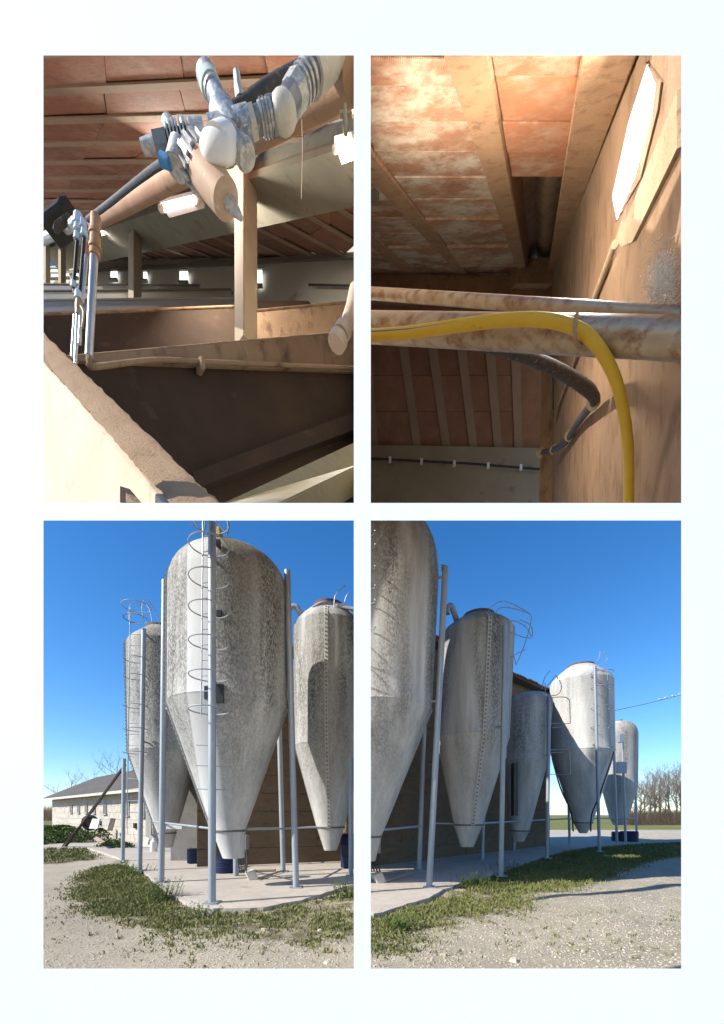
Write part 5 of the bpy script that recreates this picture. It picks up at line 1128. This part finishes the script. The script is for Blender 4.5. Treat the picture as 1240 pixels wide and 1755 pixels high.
# pipes
d2_ = thing('steel_duct', P(900, 600, 2.2), 'thick rust-stained steel pipe crossing the right barn view', 'pipe')
MB().tube([lerp(P(624, 561, 2.55), P(1172, 581, 1.80), i / 6) for i in range(8)], .069, 28).build('pipe', M['duct'], d2_, True)
tag(MB().tube([P(624, 502, 2.75), P(1175, 541, 1.83)], .029, 16).build('steel_pipe', M['duct'], smooth=True), 'thinner bright steel pipe above the thick one, right view', 'pipe')
hp_ = [(624, 575, 2.36), (700, 570, 2.27), (780, 559, 2.16), (850, 550, 2.06), (910, 547, 1.98), (960, 553, 1.92), (1000, 570, 1.90), (1030, 602, 1.92), (1055, 652, 1.98), (1069, 710, 2.06), (1077, 780, 2.16), (1077, 872, 2.28)]
yh = thing('yellow_hose', P(1077, 870, 2.28), 'bright yellow hose looping over the thick pipe and hanging down the wall', 'hose')
hpts = bez([P(*q) for q in hp_]); MB().tube(hpts, .0255, 18).build('hose', M['yellow'], yh, True)
MB().tube([q + Vector((0, -.0235, -.0085)) for q in hpts[:30]], .0042, 6).build('blue_stripe', pm('blue_stripe', (.1, .13, .3), (.14, .17, .33), 10, bump=0), yh, True)
tag(MB().tube(bez([P(988, 540, 1.86), P(985, 556, 1.84), P(985, 580, 1.84), P(992, 592, 1.95), P(990, 560, 2.1)]), .010, 8).build('pipe_strap', M['joist3'], smooth=True), 'dusty strap tying the yellow hose to the thick pipe', 'strap')
bh = thing('insulated_hose', P(925, 776, 6.6), 'black insulated hose hanging below the thick pipe to the wall corner', 'hose')
bpts = [(822, 594, 2.55), (870, 603, 2.6), (920, 618, 2.7), (970, 642, 2.85), (1008, 668, 3.0), (1020, 684, 3.1)]
MB().tube(bez([P(*q) for q in bpts]), interp([.02, .03, .036, .04, .042, .036]), 14).build('hose', M['hose'], bh, True)
bpts = [(1020, 685, 3.15), (1008, 700, 3.5), (988, 728, 4.3), (968, 758, 5.2), (945, 772, 6.0), (925, 776, 6.6)]
MB().tube(bez([P(*q) for q in bpts]), .036, 12).build('hose', M['hose'], bh, True)
for (x, y, Y, r) in ((1016, 690, 3.2, .05), (976, 746, 4.85, .055), (948, 770, 5.9, .05), (926, 776, 6.5, .06)):
    MB().tube([P(x - 2, y + 3, Y), P(x + 3, y - 3, Y)], r, 10).build('clamp', M['brass'], bh, True)
# unseen tube lamp added on the partition, filling the corner from the left
tl = thing('tube_lamp', (.035, 3.4, 5.8), 'added unseen fill lamp on the partition between the two barn views', 'lamp', 'lit tube lamps under the barn roof')
ta, tb_ = Vector((.030, 2.9, 5.3)), Vector((.040, 3.9, 6.4)); MB().tube([ta, tb_], .007, 8).build('tube', M['tube'], tl, True)
MB().prism([ta + Vector((-.014, 0, -.012)), tb_ + Vector((-.014, 0, -.012)), tb_ + Vector((-.014, 0, .012)), ta + Vector((-.014, 0, .012))], Vector((.004, 0, 0))).build('housing', M['plasticwhite'], tl)
ld = bpy.data.lights.new('tube_light', 'AREA'); ld.shape = 'RECTANGLE'; ld.size = (tb_ - ta).length; ld.size_y = .02; ld.energy = 46; ld.color = (1, .92, .8)
lo = bpy.data.objects.new('tube_light', ld); col.objects.link(lo); lo.parent = tl; lo.location = (ta + tb_) / 2 + Vector((.012, 0, 0)) - tl.location
xa = (tb_ - ta).normalized(); za = Vector((-1, 0, .0)); za = (za - xa * za.dot(xa)).normalized(); lo.rotation_euler = Matrix((xa, za.cross(xa), za)).transposed().to_euler()

TRIM = None

# ------------------------------------------------------------------ the white board with its four openings
D0 = 1.0; BT = .012
opens = [(74, 95, 606, 862), (635, 95, 1167, 862), (74, 892, 606, 1660), (635, 892, 1167, 1660)]
def board():
    X = [-60, 74, 606, 635, 1167, 1440]; Yp = [-24, 95, 862, 892, 1660, 1779]
    mb = MB(); hole = {(1, 1), (3, 1), (1, 3), (3, 3)}
    def vv(i, j, back):
        q = P(X[i], Yp[j], D0)
        if back:                                             # splayed reveals: openings are wider behind
            e = .03
            sx = 0 if i in (0, 5) else (-e if i in (1, 3) else e); sz = 0 if j in (0, 5) else (e if j in (1, 3) else -e)
            q = q + Vector((sx, BT, sz))
        return q
    idx = {}
    for b in (0, 1):
        for i in range(6):
            for j in range(6): idx[i, j, b] = len(mb.v); mb.v.append(vv(i, j, b))
    for i in range(5):
        for j in range(5):
            if (i, j) in hole:
                c = [(i, j), (i + 1, j), (i + 1, j + 1), (i, j + 1)]
                for k in range(4): a, b = c[k], c[(k + 1) % 4]; mb.f.append((idx[a[0], a[1], 0], idx[b[0], b[1], 0], idx[b[0], b[1], 1], idx[a[0], a[1], 1]))
            else:
                for b in (0, 1):
                    f = (idx[i, j, b], idx[i + 1, j, b], idx[i + 1, j + 1, b], idx[i, j + 1, b]); mb.f.append(f)
    for k in range(5):
        for j in (0, 5): mb.f.append((idx[k, j, 0], idx[k + 1, j, 0], idx[k + 1, j, 1], idx[k, j, 1])); mb.f.append((idx[j, k, 0], idx[j, k + 1, 0], idx[j, k + 1, 1], idx[j, k, 1]))
    t = thing('white_board', (0, D0, 0), 'white board with four rectangular openings, two above and two below', 'board')
    mb.build('panel', M['board'], t)
    zb = P(0, 1779, D0).z
    for sx in (-1, 1): MB().abox(sx * .9 - .04, sx * .9 + .04, D0 + .0, D0 + .06, -.03, zb).build('leg', M['board'], t)
board()
